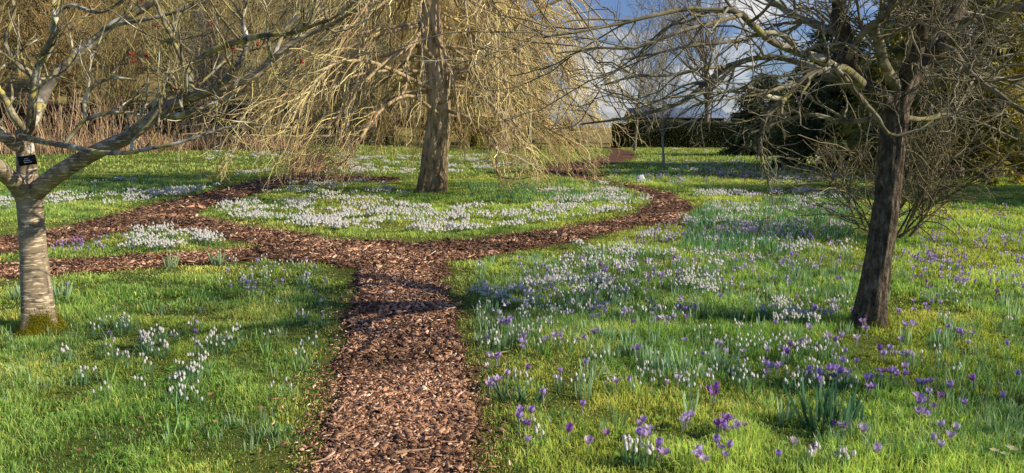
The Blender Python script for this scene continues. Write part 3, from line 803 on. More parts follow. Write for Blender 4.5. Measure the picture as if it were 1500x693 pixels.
# the thick limb rising to the right, and the low crooked limbs
EX = [[(645, 135, d, 13), (668, 112, d - .3, 11), (705, 88, d - .6, 9), (740, 55, d - .9, 7.5), (790, 15, d - 1.2, 6), (840, -10, d - 1.4, 4)],
      [(636, 88, d - .2, 8), (612, 62, d - .8, 7), (590, 75, d - 1.4, 6), (560, 95, d - 1.8, 5.5), (530, 125, d - 2.2, 5), (505, 160, d - 2.6, 4), (480, 185, d - 2.8, 3)],
      [(630, 130, d - .2, 7), (590, 110, d - 1.2, 6.5), (545, 92, d - 2, 6), (500, 90, d - 2.6, 5.5), (470, 110, d - 3, 4.5), (445, 150, d - 3.2, 3.5), (430, 195, d - 3.4, 2.4)],
      [(640, 165, d - .3, 6), (600, 140, d - 1.2, 5.5), (560, 160, d - 2, 5), (530, 200, d - 2.6, 5), (510, 232, d - 2.9, 4.6), (490, 238, d - 3, 3.8), (478, 222, d - 3.1, 2.8), (466, 225, d - 3.1, 2)],
      [(645, 150, d - .3, 7), (680, 135, d - 1, 6), (715, 150, d - 1.8, 5.5), (745, 180, d - 2.4, 5), (760, 205, d - 2.8, 4), (790, 235, d - 3.1, 2.5)],
      [(648, 160, d - .2, 6), (690, 175, d - 1, 5), (725, 205, d - 1.8, 4.6), (728, 235, d - 2.2, 4), (732, 258, d - 2.4, 3.4), (760, 262, d - 2.6, 2.4), (782, 258, d - 2.7, 1.6)]]
EX = [[(a_, b_, c_, r_ * .45) for a_, b_, c_, r_ in l_] for l_ in EX]
EP, ER = limbs_to_batch(EX, 26)
ALP = np.concatenate([LP, EP]); ALR = np.concatenate([LR, ER])
for i in range(len(ALP)):
    m = MB(); tubes(m, ALP[i:i + 1], ALR[i:i + 1], 8); m.build('limb', M['bark_pale'], wt, WB)
m = MB()
def twigpal(n):
    p = np.array([[0.43, 0.36, 0.16], [0.34, 0.29, 0.14], [0.50, 0.44, 0.26], [0.24, 0.18, 0.09], [0.33, 0.21, 0.13]])
    return np.array([[1.62, 1.60, 1.52]]) * p[rng.choice(5, n, p=[.26, .26, .12, .26, .1])] * (0.55 + 0.8 * rng.random((n, 1)))
def droop(S, Dr, Ln, K, wig, g):
    o = nrm((S - np.array([WB[0], WB[1], 0])) * [1, 1, 0])
    return S, nrm(Dr * 0.55 + o * 0.75 + np.array([0, 0, -g]))
def front(S):
    """keeps the near side of the crown thin, so that the trunk shows"""
    q = (S[:, 1] < WB[1] + .3) & (np.abs(S[:, 0] - WB[0] - 0.1) < 0.95) & (S[:, 2] - WB[2] < 5.5)
    return ~q | (rng.random(len(S)) < 0.13)
def cull(t):
    k = front(t[0]); return [v[k] for v in t]
NS = 1900
S, Dr, r, _ = cull(spawn(ALP, ALR, NS, 0.18, 1.0, 0.3, 1.0)); NS = len(S)
S, Dr = droop(S, Dr, None, 0, 0, 0.15)
Ln = np.minimum(0.5 + 1.5 * rng.random(NS), np.maximum(0.3, (S[:, 2] - WB[2] - 0.45) * 1.1))
P1 = grow(S, Dr, Ln, 11, 0.2, (0, 0, -1), 0.13)
R1 = taper(np.clip(r * 0.5, 0.009, 0.018), np.full(NS, 0.005), 11); tubes(m, P1, R1, 4, twigpal(NS))
NT = 4200
S, Dr, r, _ = cull(spawn(P1, R1, NT, 0.1, 1.0, 0.4, 1.1)); NT = len(S)
S, Dr = droop(S, Dr, None, 0, 0, 0.3)
Ln = np.minimum(0.3 + 0.85 * rng.random(NT), np.maximum(0.2, (S[:, 2] - WB[2] - 0.4)))
P2 = grow(S, Dr, Ln, 8, 0.2, (0, 0, -1), 0.15)
R2 = taper(np.full(NT, 0.0062), np.full(NT, 0.0028), 8); tubes(m, P2, R2, 3, twigpal(NT))
NU = 6000
S, Dr, r, _ = cull(spawn(P2, R2, NU, 0.1, 1.0, 0.4, 1.1)); NU = len(S)
P3 = grow(S, Dr + [[0, 0, -0.1]], 0.12 + 0.3 * rng.random(NU), 5, 0.24)
R3 = taper(np.full(NU, 0.0042), np.full(NU, 0.0022), 5); tubes(m, P3, R3, 3, twigpal(NU))
# reddish brushy twiglets low on the crown
NB = 900
low = np.where(P1[:, -1, 2] < WB[2] + 1.7)[0]
i = rng.choice(low, NB)
S = P1[i, -1 - rng.integers(0, 4, NB)]
Dr = rng.normal(0, 1, (NB, 3)) * [1, 1, 0.6] + [0, 0, 0.1]
Pb = grow(S, Dr, 0.25 + 0.35 * rng.random(NB), 6, 0.22)
tubes(m, Pb, taper(np.full(NB, 0.006), np.full(NB, 0.003), 6), 3, np.array([[0.30, 0.17, 0.10]]) * (0.7 + 0.6 * rng.random((NB, 1))))
o = m.build('twigs', M['twigcol'], wt, WB, col=True)

# ------------------------------------------------------------------ generic bare trees / shrubs
def bare_mesh(h, stems, spread, n1, n2, n3, r0, twr, colfun, lean=0.15, upw=0.15, tlen=(0.25, 0.5)):
    mb_ = MB(); tw_ = MB()
    a = rng.random(stems) * 2 * pi
    D_ = np.stack([np.cos(a) * spread, np.sin(a) * spread, np.ones(stems)], 1)
    S_ = np.stack([np.cos(a), np.sin(a), 0 * a], 1) * 0.05 * stems ** 0.5
    S_[:, 2] = -0.1
    P0 = grow(S_, D_, h * (0.75 + 0.35 * rng.random(stems)), 14, 0.06, (0, 0, 1), upw)
    R0 = taper(np.full(stems, r0), np.full(stems, twr * 1.5), 14, 0.8); tubes(mb_, P0, R0, 8, colfun(stems))
    S_, D_, r, _ = spawn(P0, R0, n1, 0.2, 0.95, 0.4, 1.0)
    P1 = grow(S_, D_, h * (tlen[0] + (tlen[1] - tlen[0]) * rng.random(n1)), 9, 0.11, (0, 0, 1), upw * 0.6)
    R1 = taper(np.clip(r * 0.55, twr * 1.6, 1), np.full(n1, twr), 9); tubes(tw_, P1, R1, 5, colfun(n1))
    S_, D_, r, _ = spawn(P1, R1, n2, 0.1, 1.0, 0.3, 0.9)
    P2 = grow(S_, D_, h * 0.55 * (tlen[0] + (tlen[1] - tlen[0]) * rng.random(n2)), 7, 0.13, (0, 0, 1), upw * 0.5)
    R2 = taper(np.clip(r * 0.6, twr, 1), np.full(n2, twr * 0.7), 7); tubes(tw_, P2, R2, 3, colfun(n2))
    if n3:
        S_, D_, r, _ = spawn(P2, R2, n3, 0.1, 1.0, 0.3, 0.9)
        P3 = grow(S_, D_, h * 0.25 * (tlen[0] + (tlen[1] - tlen[0]) * rng.random(n3)), 5, 0.15)
        tubes(tw_, P3, taper(np.full(n3, twr * 0.7), np.full(n3, twr * 0.5), 5), 3, colfun(n3))
    return mb_, tw_
def palf(*cols):
    cols = np.array(cols)
    return lambda n: cols[rng.integers(0, len(cols), n)] * (0.65 + 0.7 * rng.random((n, 1)))
olive = palf((0.23, 0.187, 0.0792), (0.288, 0.245, 0.115), (0.173, 0.137, 0.0648), (0.259, 0.205, 0.108))
greyb = palf((0.17, 0.15, 0.12), (0.22, 0.19, 0.14), (0.13, 0.11, 0.085))

def bare_thing(name, loc, args, label, cat, group=None, names=('trunk', 'twigs')):
    a_, b_ = bare_mesh(*args)
    t_ = thing(name, loc, label, cat, group)
    a_.build(names[0], M['twigcol'], t_, col=True); b_.build(names[1], M['twigcol'], t_, col=True)
    return t_

# far-off wood on the hillside: one mass
mb = MB()
WV = []
for v_ in range(5):
    a_, b_ = bare_mesh(7.5, 3, 0.28, 34, 300, 420, 0.10, 0.022, olive)
    WV.append((np.concatenate(a_.V + b_.V), None, a_, b_))
def put(mbx, a_, b_, loc, rz, s, g=(1, 1, 1)):
    for q in (a_, b_):
        n_ = 0
        V = np.concatenate(q.V); C = np.concatenate(q.C); Q = np.concatenate(q.Q)
        cz, sz = cos(rz), sin(rz)
        W = np.stack([V[:, 0] * cz - V[:, 1] * sz, V[:, 0] * sz + V[:, 1] * cz, V[:, 2]], 1) * s + np.asarray(loc)
        mbx.add(W, Q=Q, C=np.clip(C * np.asarray(g), 0, 1))
cnt = 0
for _ in range(900):
    y = 50 + 85 * rng.random(); px = -260 + 1090 * rng.random()
    x = (px - 750) / FPX * y
    if x > 4 - 0.02 * y: continue
    v_ = WV[rng.integers(0, 5)]
    put(mb, v_[2], v_[3], (x, y, float(hz(x, y))), rng.random() * 6.28, 0.5 + 0.9 * rng.random(), [(1.15, 1.1, 1), (.8, .78, .8), (1.0, 1.05, .9), (.55, .5, .55), (1.1, .95, .85)][rng.integers(0, 5)])
    cnt += 1
    if cnt >= 120: break
tag(mb.build('hillside_wood', M['twigcol'], col=True), label='olive brown mass of bare trees covering the hillside behind the garden', cat='wood', kind='stuff')

# single bare trees one can tell apart
bare_thing('bare_tree', G1(300, 219), (6.0, 5, 0.35, 44, 420, 700, 0.09, 0.012, greyb), 'grey many-stemmed bare tree behind the tall reddish stems on the left', 'tree')
bare_thing('bare_tree', G1(972, 242), (6.5, 1, 0.05, 22, 200, 300, 0.062, 0.009, lambda n: greyb(n) * 1.5), 'slim grey bare sapling on the shaded lawn beside the far path', 'tree')
bare_thing('bare_tree', G1(929, 221), (9, 1, 0.05, 26, 240, 400, 0.12, 0.013, greyb), 'thin upright bare tree at the far bend of the right path', 'tree')
bare_thing('bare_tree', (1031 / FPX * 66 - CX / FPX * 66, 66, 0), (15, 1, 0.06, 34, 300, 500, 0.28, 0.018, greyb), 'tall bare tree standing against the sky behind the low roof', 'tree')
bare_thing('bare_tree', G1(740, 222), (8, 1, 0.1, 30, 260, 500, 0.28, 0.018, greyb), 'dark grey trunk seen through the twigs right of the weeping tree', 'tree')
bare_thing('bare_tree', G1(507, 222), (8, 1, 0.1, 30, 260, 500, 0.24, 0.018, greyb), 'dark trunk standing behind the weeping tree on its left', 'tree')
bare_thing('bare_tree', G1(150, 219), (5.5, 4, 0.35, 40, 360, 600, 0.08, 0.012, olive), 'olive bare tree behind the reddish stems at far left', 'tree')
bare_thing('bare_tree', G1(400, 221), (6.5, 5, 0.4, 44, 420, 700, 0.09, 0.012, olive), 'olive bare bush tree between the reddish stems and the weeping tree', 'tree')

# reddish coppice stems
def coppice(px, py, n, h, wid, label):
    n = int(n * .6); loc = G1(px, py); mb_ = MB(); tw_ = MB()
    pal = palf((0.36, 0.225, 0.14), (0.43, 0.31, 0.19), (0.24, 0.14, 0.09), (0.48, 0.38, 0.22))
    S_ = np.stack([rng.normal(0, wid, n), rng.normal(0, wid * 0.6, n), np.full(n, -0.05)], 1)
    D_ = np.stack([S_[:, 0] * 0.25 / wid + rng.normal(0, 0.1, n), rng.normal(0, 0.12, n), np.ones(n)], 1)
    P0 = grow(S_, D_, h * (0.35 + 0.65 * rng.random(n)), 10, 0.06, (0, 0, 1), 0.05)
    R0 = taper(np.full(n, 0.017), np.full(n, 0.008), 10); tubes(mb_, P0, R0, 4, pal(n))
    S_, D_, r, _ = spawn(P0, R0, n * 3, 0.3, 1, 0.2, 0.7)
    P1 = grow(S_, D_, 0.3 + 0.6 * rng.random(n * 3), 6, 0.1, (0, 0, 1), 0.1)
    tubes(tw_, P1, taper(np.full(n * 3, 0.009), np.full(n * 3, 0.006), 6), 3, pal(n * 3))
    n = 700   # dry blades round the foot
    p = np.stack([rng.normal(0, wid * 1.25, n), rng.normal(0, wid * .8, n), np.zeros(n)], 1)
    g_ = MB(); blades(g_, p, 0.35 + 0.6 * rng.random(n), 0.02 + 0 * p[:, 0], pal(n) * 1.1, 0.8)
    t_ = thing('coppiced_shrub', loc, label, 'shrub', 'coppiced shrubs along the foot of the bank')
    mb_.build('stems', M['twigcol'], t_, col=True); tw_.build('twigs', M['twigcol'], t_, col=True); g_.build('dry_grass', M['twigcol'], t_, col=True, smooth=False)
for px, py, n, h, wid, lb in ((-30, 226, 90, 2.2, .9, 'upright reddish stems at the left edge behind the maple'), (75, 225, 110, 2.9, .8, 'reddish coppiced stems just right of the maple stem'),
                              (150, 224, 100, 2.5, .7, 'thick stand of reddish coppiced stems behind the maple limb'), (222, 222, 60, 2.0, .6, 'reddish coppiced stems left of the fence posts'),
                              (292, 220, 70, 2.3, .4, 'thin tan stems in front of the fence post'), (385, 221, 60, 1.8, .6, 'low brown stems half behind the drooping weeping twigs')):
    coppice(px, py, n, h, wid, lb)

# shrub behind the right tree
SB = G1(1300, 352)
pal = palf((0.16, 0.135, 0.075), (0.22, 0.185, 0.10), (0.11, 0.085, 0.055))
t_ = thing('bare_shrub', SB, 'bare spreading shrub of thin arching stems behind the leaning tree', 'shrub')
m1, m2 = MB(), MB()
n = 17
a = rng.random(n) * 2 * pi
S_ = np.stack([np.cos(a) * 0.25 * rng.random(n), np.sin(a) * 0.2 * rng.random(n), np.full(n, -0.05)], 1)
D_ = np.stack([np.cos(a) * 0.9, np.sin(a) * 0.6, 0.75 + 0.5 * rng.random(n)], 1)
P0 = grow(S_, D_, 1.0 + 0.95 * rng.random(n), 12, 0.16, (0, 0, 1), 0.05); R0 = taper(np.full(n, 0.017), np.full(n, 0.007), 12)
tubes(m1, P0, R0, 7, pal(n) * 0.7)
S_, D_, r, _ = spawn(P0, R0, 230, 0.25, 1, 0.3, 1.0); P1 = grow(S_, D_, 0.4 + 0.7 * rng.random(230), 9, 0.14, (0, 0, -1), 0.02)
R1 = taper(np.full(230, 0.008), np.full(230, 0.005), 9); tubes(m2, P1, R1, 4, pal(230))
S_, D_, r, _ = spawn(P1, R1, 560, 0.1, 1, 0.3, 1.1); P2 = grow(S_, D_, 0.2 + 0.4 * rng.random(560), 6, 0.18, (0, 0, -1), 0.06)
tubes(m2, P2, taper(np.full(560, 0.005), np.full(560, 0.003), 6), 3, pal(560))
m1.build('stems', M['twigcol'], t_, col=True); m2.build('twigs', M['twigcol'], t_, col=True)

# ------------------------------------------------------------------ evergreens
def leaves(mb_, ce, dirs, ln, wd, col):
    n = len(ce)
    u = nrm(dirs); s = nrm(np.cross(u, rng.normal(0, 1, (n, 3))))
    V = np.stack([ce, ce + u * (ln * .45)[:, None] + s * (wd / 2)[:, None], ce + u * ln[:, None], ce + u * (ln * .45)[:, None] - s * (wd / 2)[:, None]], 1)
    b = np.arange(n)[:, None] * 4
    mb_.add(V.reshape(-1, 3), Q=b + np.array([[0, 1, 2, 3]]), C=np.repeat(col, 4, 0))
def evergreen(h, rad, nb, per, pal_, yellow=0.12, low=0.0, shape=0.75):
    tr = MB(); cr = MB()
    pts = [np.array([0, 0, -0.2]), np.array([0.1, 0, h * .3]), np.array([-.05, .1, h * .65]), np.array([0, 0, h * .97])]
    trunk(tr, pts, [h * .03, h * .024, h * .014, 0.02], 40, 16, 0.06, 1.5, 1.0, 0.3, 2.0)
    t = low + (1 - low) * rng.random(nb) ** 1.15
    a = rng.random(nb) * 2 * pi
    R_ = rad * (1 - t) ** shape * (0.65 + 0.5 * rng.random(nb)) + 0.25
    S_ = np.stack([0 * a, 0 * a, t * h], 1)
    D_ = np.stack([np.cos(a), np.sin(a), 0.25 + 0 * a], 1)
    P0 = grow(S_, D_, R_, 9, 0.10, (0, 0, -1), 0.10)
    R0 = taper(np.full(nb, 0.035), np.full(nb, 0.008), 9); tubes(tr, P0, R0, 5)
    n = nb * per
    S_, D_, r, i = spawn(P0, R0, n, 0.2, 1.0, 0.3, 1.1)
    P1 = grow(S_, D_ + [[0, 0, -0.25]], 0.25 + 0.5 * rng.random(n), 5, 0.15, (0, 0, -1), 0.2)
    k = rng.integers(0, 5, (n, 9))
    ce = P1[np.arange(n)[:, None], k].reshape(-1, 3); nn = len(ce)
    dd = np.repeat(P1[:, -1] - P1[:, 0], 9, 0) + rng.normal(0, 0.25, (nn, 3))
    bc = pal_[rng.integers(0, len(pal_), nb)][i]
    c = np.repeat(bc, 9, 0) * (0.55 + 0.9 * rng.random((nn, 1)))
    yl = np.repeat(rng.random(n) < yellow, 9)
    c[yl] = np.array([[0.22, 0.19, 0.03]]) * (0.6 + 0.7 * rng.random((yl.sum(), 1)))
    leaves(cr, ce, dd, 0.12 + 0.2 * rng.random(nn), 0.04 + 0.06 * rng.random(nn), c)
    return tr, cr
dk = np.array([[0.05, 0.068, 0.024], [0.07, 0.088, 0.03], [0.10, 0.11, 0.04]])
ol = np.array([[0.16, 0.165, 0.04], [0.28, 0.26, 0.065], [0.11, 0.125, 0.036], [0.40, 0.34, 0.09]])
def ev_thing(loc, spec, label, name='evergreen_tree'):
    tr, cr = evergreen(*spec)
    t_ = thing(name, loc, label, 'tree')
    tr.build('trunk', M['bark_grey'], t_); cr.build('crown', M['needle'], t_, col=True, smooth=False)
    return t_
e1 = ev_thing(G1(1395, 262), (8.5, 3.2, 170, 26, ol, 0.28, 0.04, 0.6), 'olive evergreen with yellowing drooping sprays behind the leaning tree on its right')
e2 = ev_thing(G1(1215, 246), (5.4, 2.9, 170, 26, dk, 0.05, 0.05, 0.6), 'dark evergreen left of the leaning tree behind its drooping branches')
e3 = dup(e1, (19.0, 29.0, float(hz(19., 29.))), 1.9, 1.15, 'olive evergreen with yellow tips at the right edge of the garden')
e4 = dup(e1, G1(1310, 252), 4.0, .8, 'olive evergreen directly behind the leaning trunk and its fork')
e5 = dup(e2, G1(1115, 228), 2.2, .8, 'dark evergreen at the right end of the far hedge')
dup(e2, (18.0, 16.3, float(hz(18., 16.3))), 3.0, 1.5, 'dark evergreen at the right boundary beyond the lawn')

dup(e2, G1(268, 215), 1.0, .42, 'dark evergreen bush behind the fence posts on the left')
dup(e1, G1(395, 214), 3.0, .36, 'olive evergreen bush at the foot of the bank left of the weeping tree')
dup(e2, G1(560, 213), 2.0, .40, 'dark evergreen bush seen left of the weeping trunk')
dup(e1, G1(690, 213), 5.0, .42, 'olive evergreen bush seen right of the weeping trunk')
dup(e2, G1(830, 213), 4.0, .38, 'dark evergreen bush behind the right skirt of the weeping tree')

# ------------------------------------------------------------------ hedge, shed, fence, low dark bank
def leafbox(L, Dp, H, n, pal_, loc, label, name='hedge', rz=0.0, ls=0.10):
    mb_ = MB()
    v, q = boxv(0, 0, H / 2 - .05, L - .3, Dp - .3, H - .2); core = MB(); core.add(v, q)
    u = (rng.random(n) - .5) * L; f = rng.random(n)
    top = f < 0.35; y = np.where(top, (rng.random(n) - .5) * Dp, np.where(rng.random(n) < .7, -Dp / 2, Dp / 2)); z = np.where(top, H, rng.random(n) * H)
    bump = 0.5 * (fbm(u * .7, z * .9 + y, 4.0, 3) - .5)
    p = np.stack([u, y * (1 + bump), z * (1 + .35 * (fbm(u * .45, 0 * u, 9.0, 3) - .5)) + bump * np.where(top, .8, 0)], 1)
    dd = np.stack([rng.normal(0, .6, n), np.sign(y) * .6 + rng.normal(0, .4, n), .5 + rng.normal(0, .5, n)], 1)
    c = pal_[rng.integers(0, len(pal_), n)] * (.5 + rng.random((n, 1)))
    leaves(mb_, p, dd, ls * (.6 + .8 * rng.random(n)), ls * .5 + 0 * u, c)
    t_ = thing(name, loc, label, 'hedge', rz=rz)
    mb_.build('leaves', M['needle'], t_, col=True, smooth=False)
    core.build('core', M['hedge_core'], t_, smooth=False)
    return t_
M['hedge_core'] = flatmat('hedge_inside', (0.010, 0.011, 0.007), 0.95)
hl = G1(1080, 217)
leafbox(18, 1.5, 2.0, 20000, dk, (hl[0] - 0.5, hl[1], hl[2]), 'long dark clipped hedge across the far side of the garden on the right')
hl3 = G1(140, 213.5)
leafbox(22, 1.6, 2.4, 14000, np.array([[0.06, 0.055, 0.027], [0.10, 0.075, 0.04], [0.07, 0.08, 0.03]]), (hl3[0], hl3[1] + 1.2, float(hz(hl3[0], hl3[1] + 1.2))), 'dark overgrown hedge behind the reddish stems on the left', ls=.14)
hl2 = G1(420, 212)
leafbox(9, 1.6, 1.7, 9000, np.array([[0.03, 0.03, 0.014], [0.045, 0.04, 0.02], [0.05, 0.035, 0.02]]), (hl2[0], hl2[1], hl2[2]), 'low dark hedge at the foot of the bank behind the weeping tree on its left', ls=.12)
leafbox(12, 1.6, 1.5, 9000, np.array([[0.05, 0.05, 0.02], [0.07, 0.055, 0.025], [0.04, 0.035, 0.02]]), (-3.0, 62, float(hz(-3, 62))), 'low brownish hedge seen behind the weeping trunk', ls=.12)

M['roof'] = flatmat('slate_blue_roof', (0.14, 0.19, 0.28), 0.4); M['shedwall'] = flatmat('dark_timber_wall', (0.045, 0.03, 0.024), 0.85)
sx = (985 - CX) / FPX * 72
sh = thing('shed', (sx, 72, 0), 'long low shed with a blue grey roof behind the far hedge', 'building')
m = MB(); m.add(*boxv(0, 0, 1.15, 8.0, 4.5, 2.3)); m.build('wall', M['shedwall'], sh, smooth=False)
m = MB(); m.add(np.array([[-4.3, -2.7, 2.3], [4.3, -2.7, 2.3], [4.3, 0, 3.15], [-4.3, 0, 3.15], [-4.3, 2.7, 2.3], [4.3, 2.7, 2.3], [-4.3, -2.7, 2.42], [4.3, -2.7, 2.42], [4.3, 0, 3.27], [-4.3, 0, 3.27], [-4.3, 2.7, 2.42], [4.3, 2.7, 2.42]]),
    Q=[[0, 3, 2, 1], [3, 4, 5, 2], [6, 7, 8, 9], [9, 8, 11, 10], [0, 1, 7, 6], [4, 10, 11, 5], [0, 6, 9, 3], [1, 2, 8, 7], [3, 9, 10, 4], [2, 5, 11, 8]]); m.build('roof', M['roof'], sh, smooth=False)

fa = G1(215, 218)
fn = thing('rail_fence', fa, 'weathered post and rail fence behind the coppiced stems on the left', 'fence')
M['post'] = barkmat('weathered_post', (0.10, 0.085, 0.06), (0.2, 0.17, 0.11), (0.33, 0.29, 0.19), None, None, 12, 0.2)
for i_ in range(6):
    m = MB(); m.add(*boxv(i_ * 2.2 - 2.2, 0, 0.55, 0.11, 0.11, 1.3)); m.build('post', M['post'], fn, smooth=False)
for z_ in (0.62, 1.02):
    m = MB(); m.add(*boxv(3.3, -0.075, z_, 11.4, 0.035, 0.09)); m.build('rail', M['post'], fn, smooth=False)

# crumpled white bag by the far path
wb = G1(938, 267)
m = MB()
th, ph = np.meshgrid(np.linspace(0, pi, 14), np.linspace(0, 2 * pi, 20, endpoint=False), indexing='ij')
r_ = 0.13 * (0.6 + 0.9 * fbm(np.cos(ph) * np.sin(th) * 2.2 + 3, np.sin(ph) * np.sin(th) * 2.2, np.cos(th) * 2.2, 3))
V = np.stack([r_ * np.sin(th) * np.cos(ph), r_ * .8 * np.sin(th) * np.sin(ph), r_ * .9 * np.cos(th) + .09], -1).reshape(-1, 3)
idx = np.arange(14 * 20).reshape(14, 20)
m.add(V, Q=np.stack([idx[:-1], idx[1:], np.roll(idx, -1, 1)[1:], np.roll(idx, -1, 1)[:-1]], -1).reshape(-1, 4))
M['bag'] = flatmat('white_plastic', (0.72, 0.76, 0.82), 0.4)
o = m.build('plastic_bag', M['bag'], smooth=False); o.location = wb
tag(o, 'small crumpled white bag lying on the grass beside the far right path', 'bag')

# ------------------------------------------------------------------ flowers
LEAF_G = np.array([0.10, 0.20, 0.085])
def strap_leaves(mb_, n, h, wd, spread, col, lean=0.45, droopy=0.0):
    a = rng.random(n) * 2 * pi; r_ = spread * np.sqrt(rng.random(n))
    S_ = np.stack([np.cos(a) * r_, np.sin(a) * r_, np.full(n, -0.01)], 1)
    D_ = np.stack([np.cos(a) * lean * rng.random(n), np.sin(a) * lean * rng.random(n), np.ones(n)], 1)
    hh = h * (0.6 + 0.5 * rng.random(n))
    Pt = grow(S_, D_, hh, 5, 0.05, (0, 0, -1), droopy)
    fa = rng.random(n) * 2 * pi
    s = np.stack([np.cos(fa), np.sin(fa), 0 * fa], 1)[:, None] * (wd / 2 * np.array([0.8, 1.0, 1.0, 0.85, 0.25]))[None, :, None]
    V = np.stack([Pt - s, Pt + s], 2)
    idx = np.arange(n * 10).reshape(n, 5, 2)
    Q = np.stack([idx[:, :-1, 0], idx[:, :-1, 1], idx[:, 1:, 1], idx[:, 1:, 0]], -1).reshape(-1, 4)
    c = np.array(col)[None] * (0.65 + 0.7 * rng.random((n, 1)))
    C = np.repeat(c[:, None], 10, 1)
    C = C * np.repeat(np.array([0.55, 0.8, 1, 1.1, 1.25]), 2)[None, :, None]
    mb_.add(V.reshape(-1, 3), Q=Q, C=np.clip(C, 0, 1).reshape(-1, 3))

def crocus_meshes(colr, openness, h):
    f, s, l = MB(), MB(), MB()
    for ring in range(2):
        for k in range(3):
            a = k * 2 * pi / 3 + ring * pi / 3 + random.uniform(-.1, .1)
            L = 0.036 * random.uniform(.9, 1.1); w_ = 0.0095
            rows = []
            for t in np.linspace(0, 1, 6):
                out_ = 0.004 + (0.010 * sin(min(1, t * 1.6) * pi / 2)) + openness * 0.022 * t ** 1.7 + 0.001 * ring
                z_ = h + L * t * (1 - 0.35 * openness * t)
                wd = w_ * sin(pi * (0.12 + 0.83 * t)) ** 0.7 + 0.0008
                u = np.array([cos(a), sin(a), 0]); v = np.array([-sin(a), cos(a), 0])
                for e in (-1, 0, 1):
                    rows.append(u * (out_ - abs(e) * 0.0025) + v * e * wd + np.array([0, 0, z_]))
            idx = np.arange(18).reshape(6, 3)
            Q = np.stack([idx[:-1, :-1], idx[:-1, 1:], idx[1:, 1:], idx[1:, :-1]], -1).reshape(-1, 4)
            tt = np.repeat(np.linspace(0, 1, 6), 3)[:, None]
            base = np.array(colr)[None]
            C = base * (0.75 + 0.35 * tt) * (1 - 0.25 * (ring == 0)) + (1 - tt) * 0.10
            f.add(np.array(rows), Q=Q, C=np.clip(C, 0, 1))
    tubes(s, np.array([[[0, 0, -0.01], [0.001, 0, h * .5], [0, 0, h + 0.003]]]), np.array([[0.0022, 0.0026, 0.004]]), 6, np.array([[0.55, 0.5, 0.55]]))
    tubes(f, np.array([[[0, 0, h + .002], [0, 0, h + .022]]]), np.array([[0.0012, 0.0018]]), 5, np.array([[0.8, 0.3, 0.02]]))
    strap_leaves(l, 4, h * 0.9, 0.003, 0.008, (0.10, 0.22, 0.05), 0.7)
    return f, s, l
PUR = {'deep purple': (0.42, 0.15, 0.62), 'violet': (0.56, 0.38, 0.80), 'lilac': (0.71, 0.57, 0.88), 'pale lilac': (0.83, 0.74, 0.90)}
CV = []
for cn, cc_ in PUR.items():
    for op in (0.1, 0.45, 0.95):
        f, s, l = crocus_meshes(cc_, op, 0.055 + 0.02 * random.random())
        whole = MB()
        for q in (f, s, l): whole.add(np.concatenate(q.V), Q=np.concatenate(q.Q), C=np.concatenate(q.C))
        CV.append((cn, op, f.mesh('flower', M['petal'], col=True), s.mesh('stem', M['petal'], col=True), l.mesh('leaves', M['plant'], col=True), whole.mesh('crocus', M['petal'], col=True), whole))
def pick(cname):
    c_ = [v for v in CV if v[0] == cname]
    return c_[int(rng.choice(3, p=[.5, .35, .15]))]

CRO = []      # (px, py, colour, label or None)
def clump(px, py, n, sx, sy, cols, label=None):
    for _ in range(n):
        CRO.append((px + rng.normal(0, sx), py + rng.normal(0, sy), cols[rng.integers(0, len(cols))], label))
clump(768, 632, 6, 6, 6, ['deep purple', 'violet'], 'in the tight purple clump beside the near path')
clump(941, 648, 7, 8, 8, ['violet', 'lilac'], 'in the large violet clump behind the white snowdrops at the bottom')
clump(966, 676, 3, 5, 3, ['violet'], 'just right of the white snowdrop clump at the bottom')
clump(1024, 688, 4, 6, 4, ['lilac', 'violet'], 'in the lilac clump at the bottom edge of the lawn')
clump(1005, 628, 5, 9, 4, ['lilac', 'pale lilac'], 'in the pale row right of the large violet clump')
clump(1052, 632, 4, 6, 6, ['deep purple', 'violet'], 'in the deep purple clump left of the blue-green leaf clump')
clump(1075, 640, 8, 13, 9, ['violet', 'lilac', 'deep purple'], 'in the loose clump left of the blue-green leaf clump')
clump(1058, 680, 4, 7, 7, ['violet'], 'in the small group near the bottom below the loose purple clump')
clump(1042, 585, 3, 4, 5, ['deep purple'], 'in the dark pair among the upright leaves')
clump(1222, 557, 9, 11, 6, ['deep purple', 'violet', 'lilac'], 'in the bright purple clump above the blue-green leaf clump')
clump(1185, 562, 6, 14, 5, ['lilac', 'violet'], 'left of the bright purple clump')
clump(1272, 578, 4, 5, 6, ['violet'], 'in the small violet clump right of the bright purple clump')
clump(1361, 608, 9, 14, 10, ['violet', 'lilac', 'deep purple'], 'in the open group on the lower right lawn')
clump(1380, 655, 6, 12, 8, ['lilac', 'pale lilac'], 'in the pale group on the lower right lawn')
clump(1402, 500, 8, 16, 4, ['violet', 'lilac'], 'in the violet clump right of the leaning trunk')
clump(1000, 465, 6, 6, 6, ['deep purple', 'violet'], 'in the deep purple clump in the middle of the right lawn')
clump(922, 468, 4, 6, 3, ['violet', 'lilac'], 'in the violet clump near the snowdrop drift')
clump(970, 482, 6, 10, 4, ['lilac', 'pale lilac'], 'in the pale clump in the middle of the right lawn')
clump(768, 510, 6, 9, 5, ['violet', 'lilac'], 'in the group nearest the path in the middle distance')
clump(815, 511, 5, 12, 4, ['lilac', 'violet'], 'in the row right of the path group')
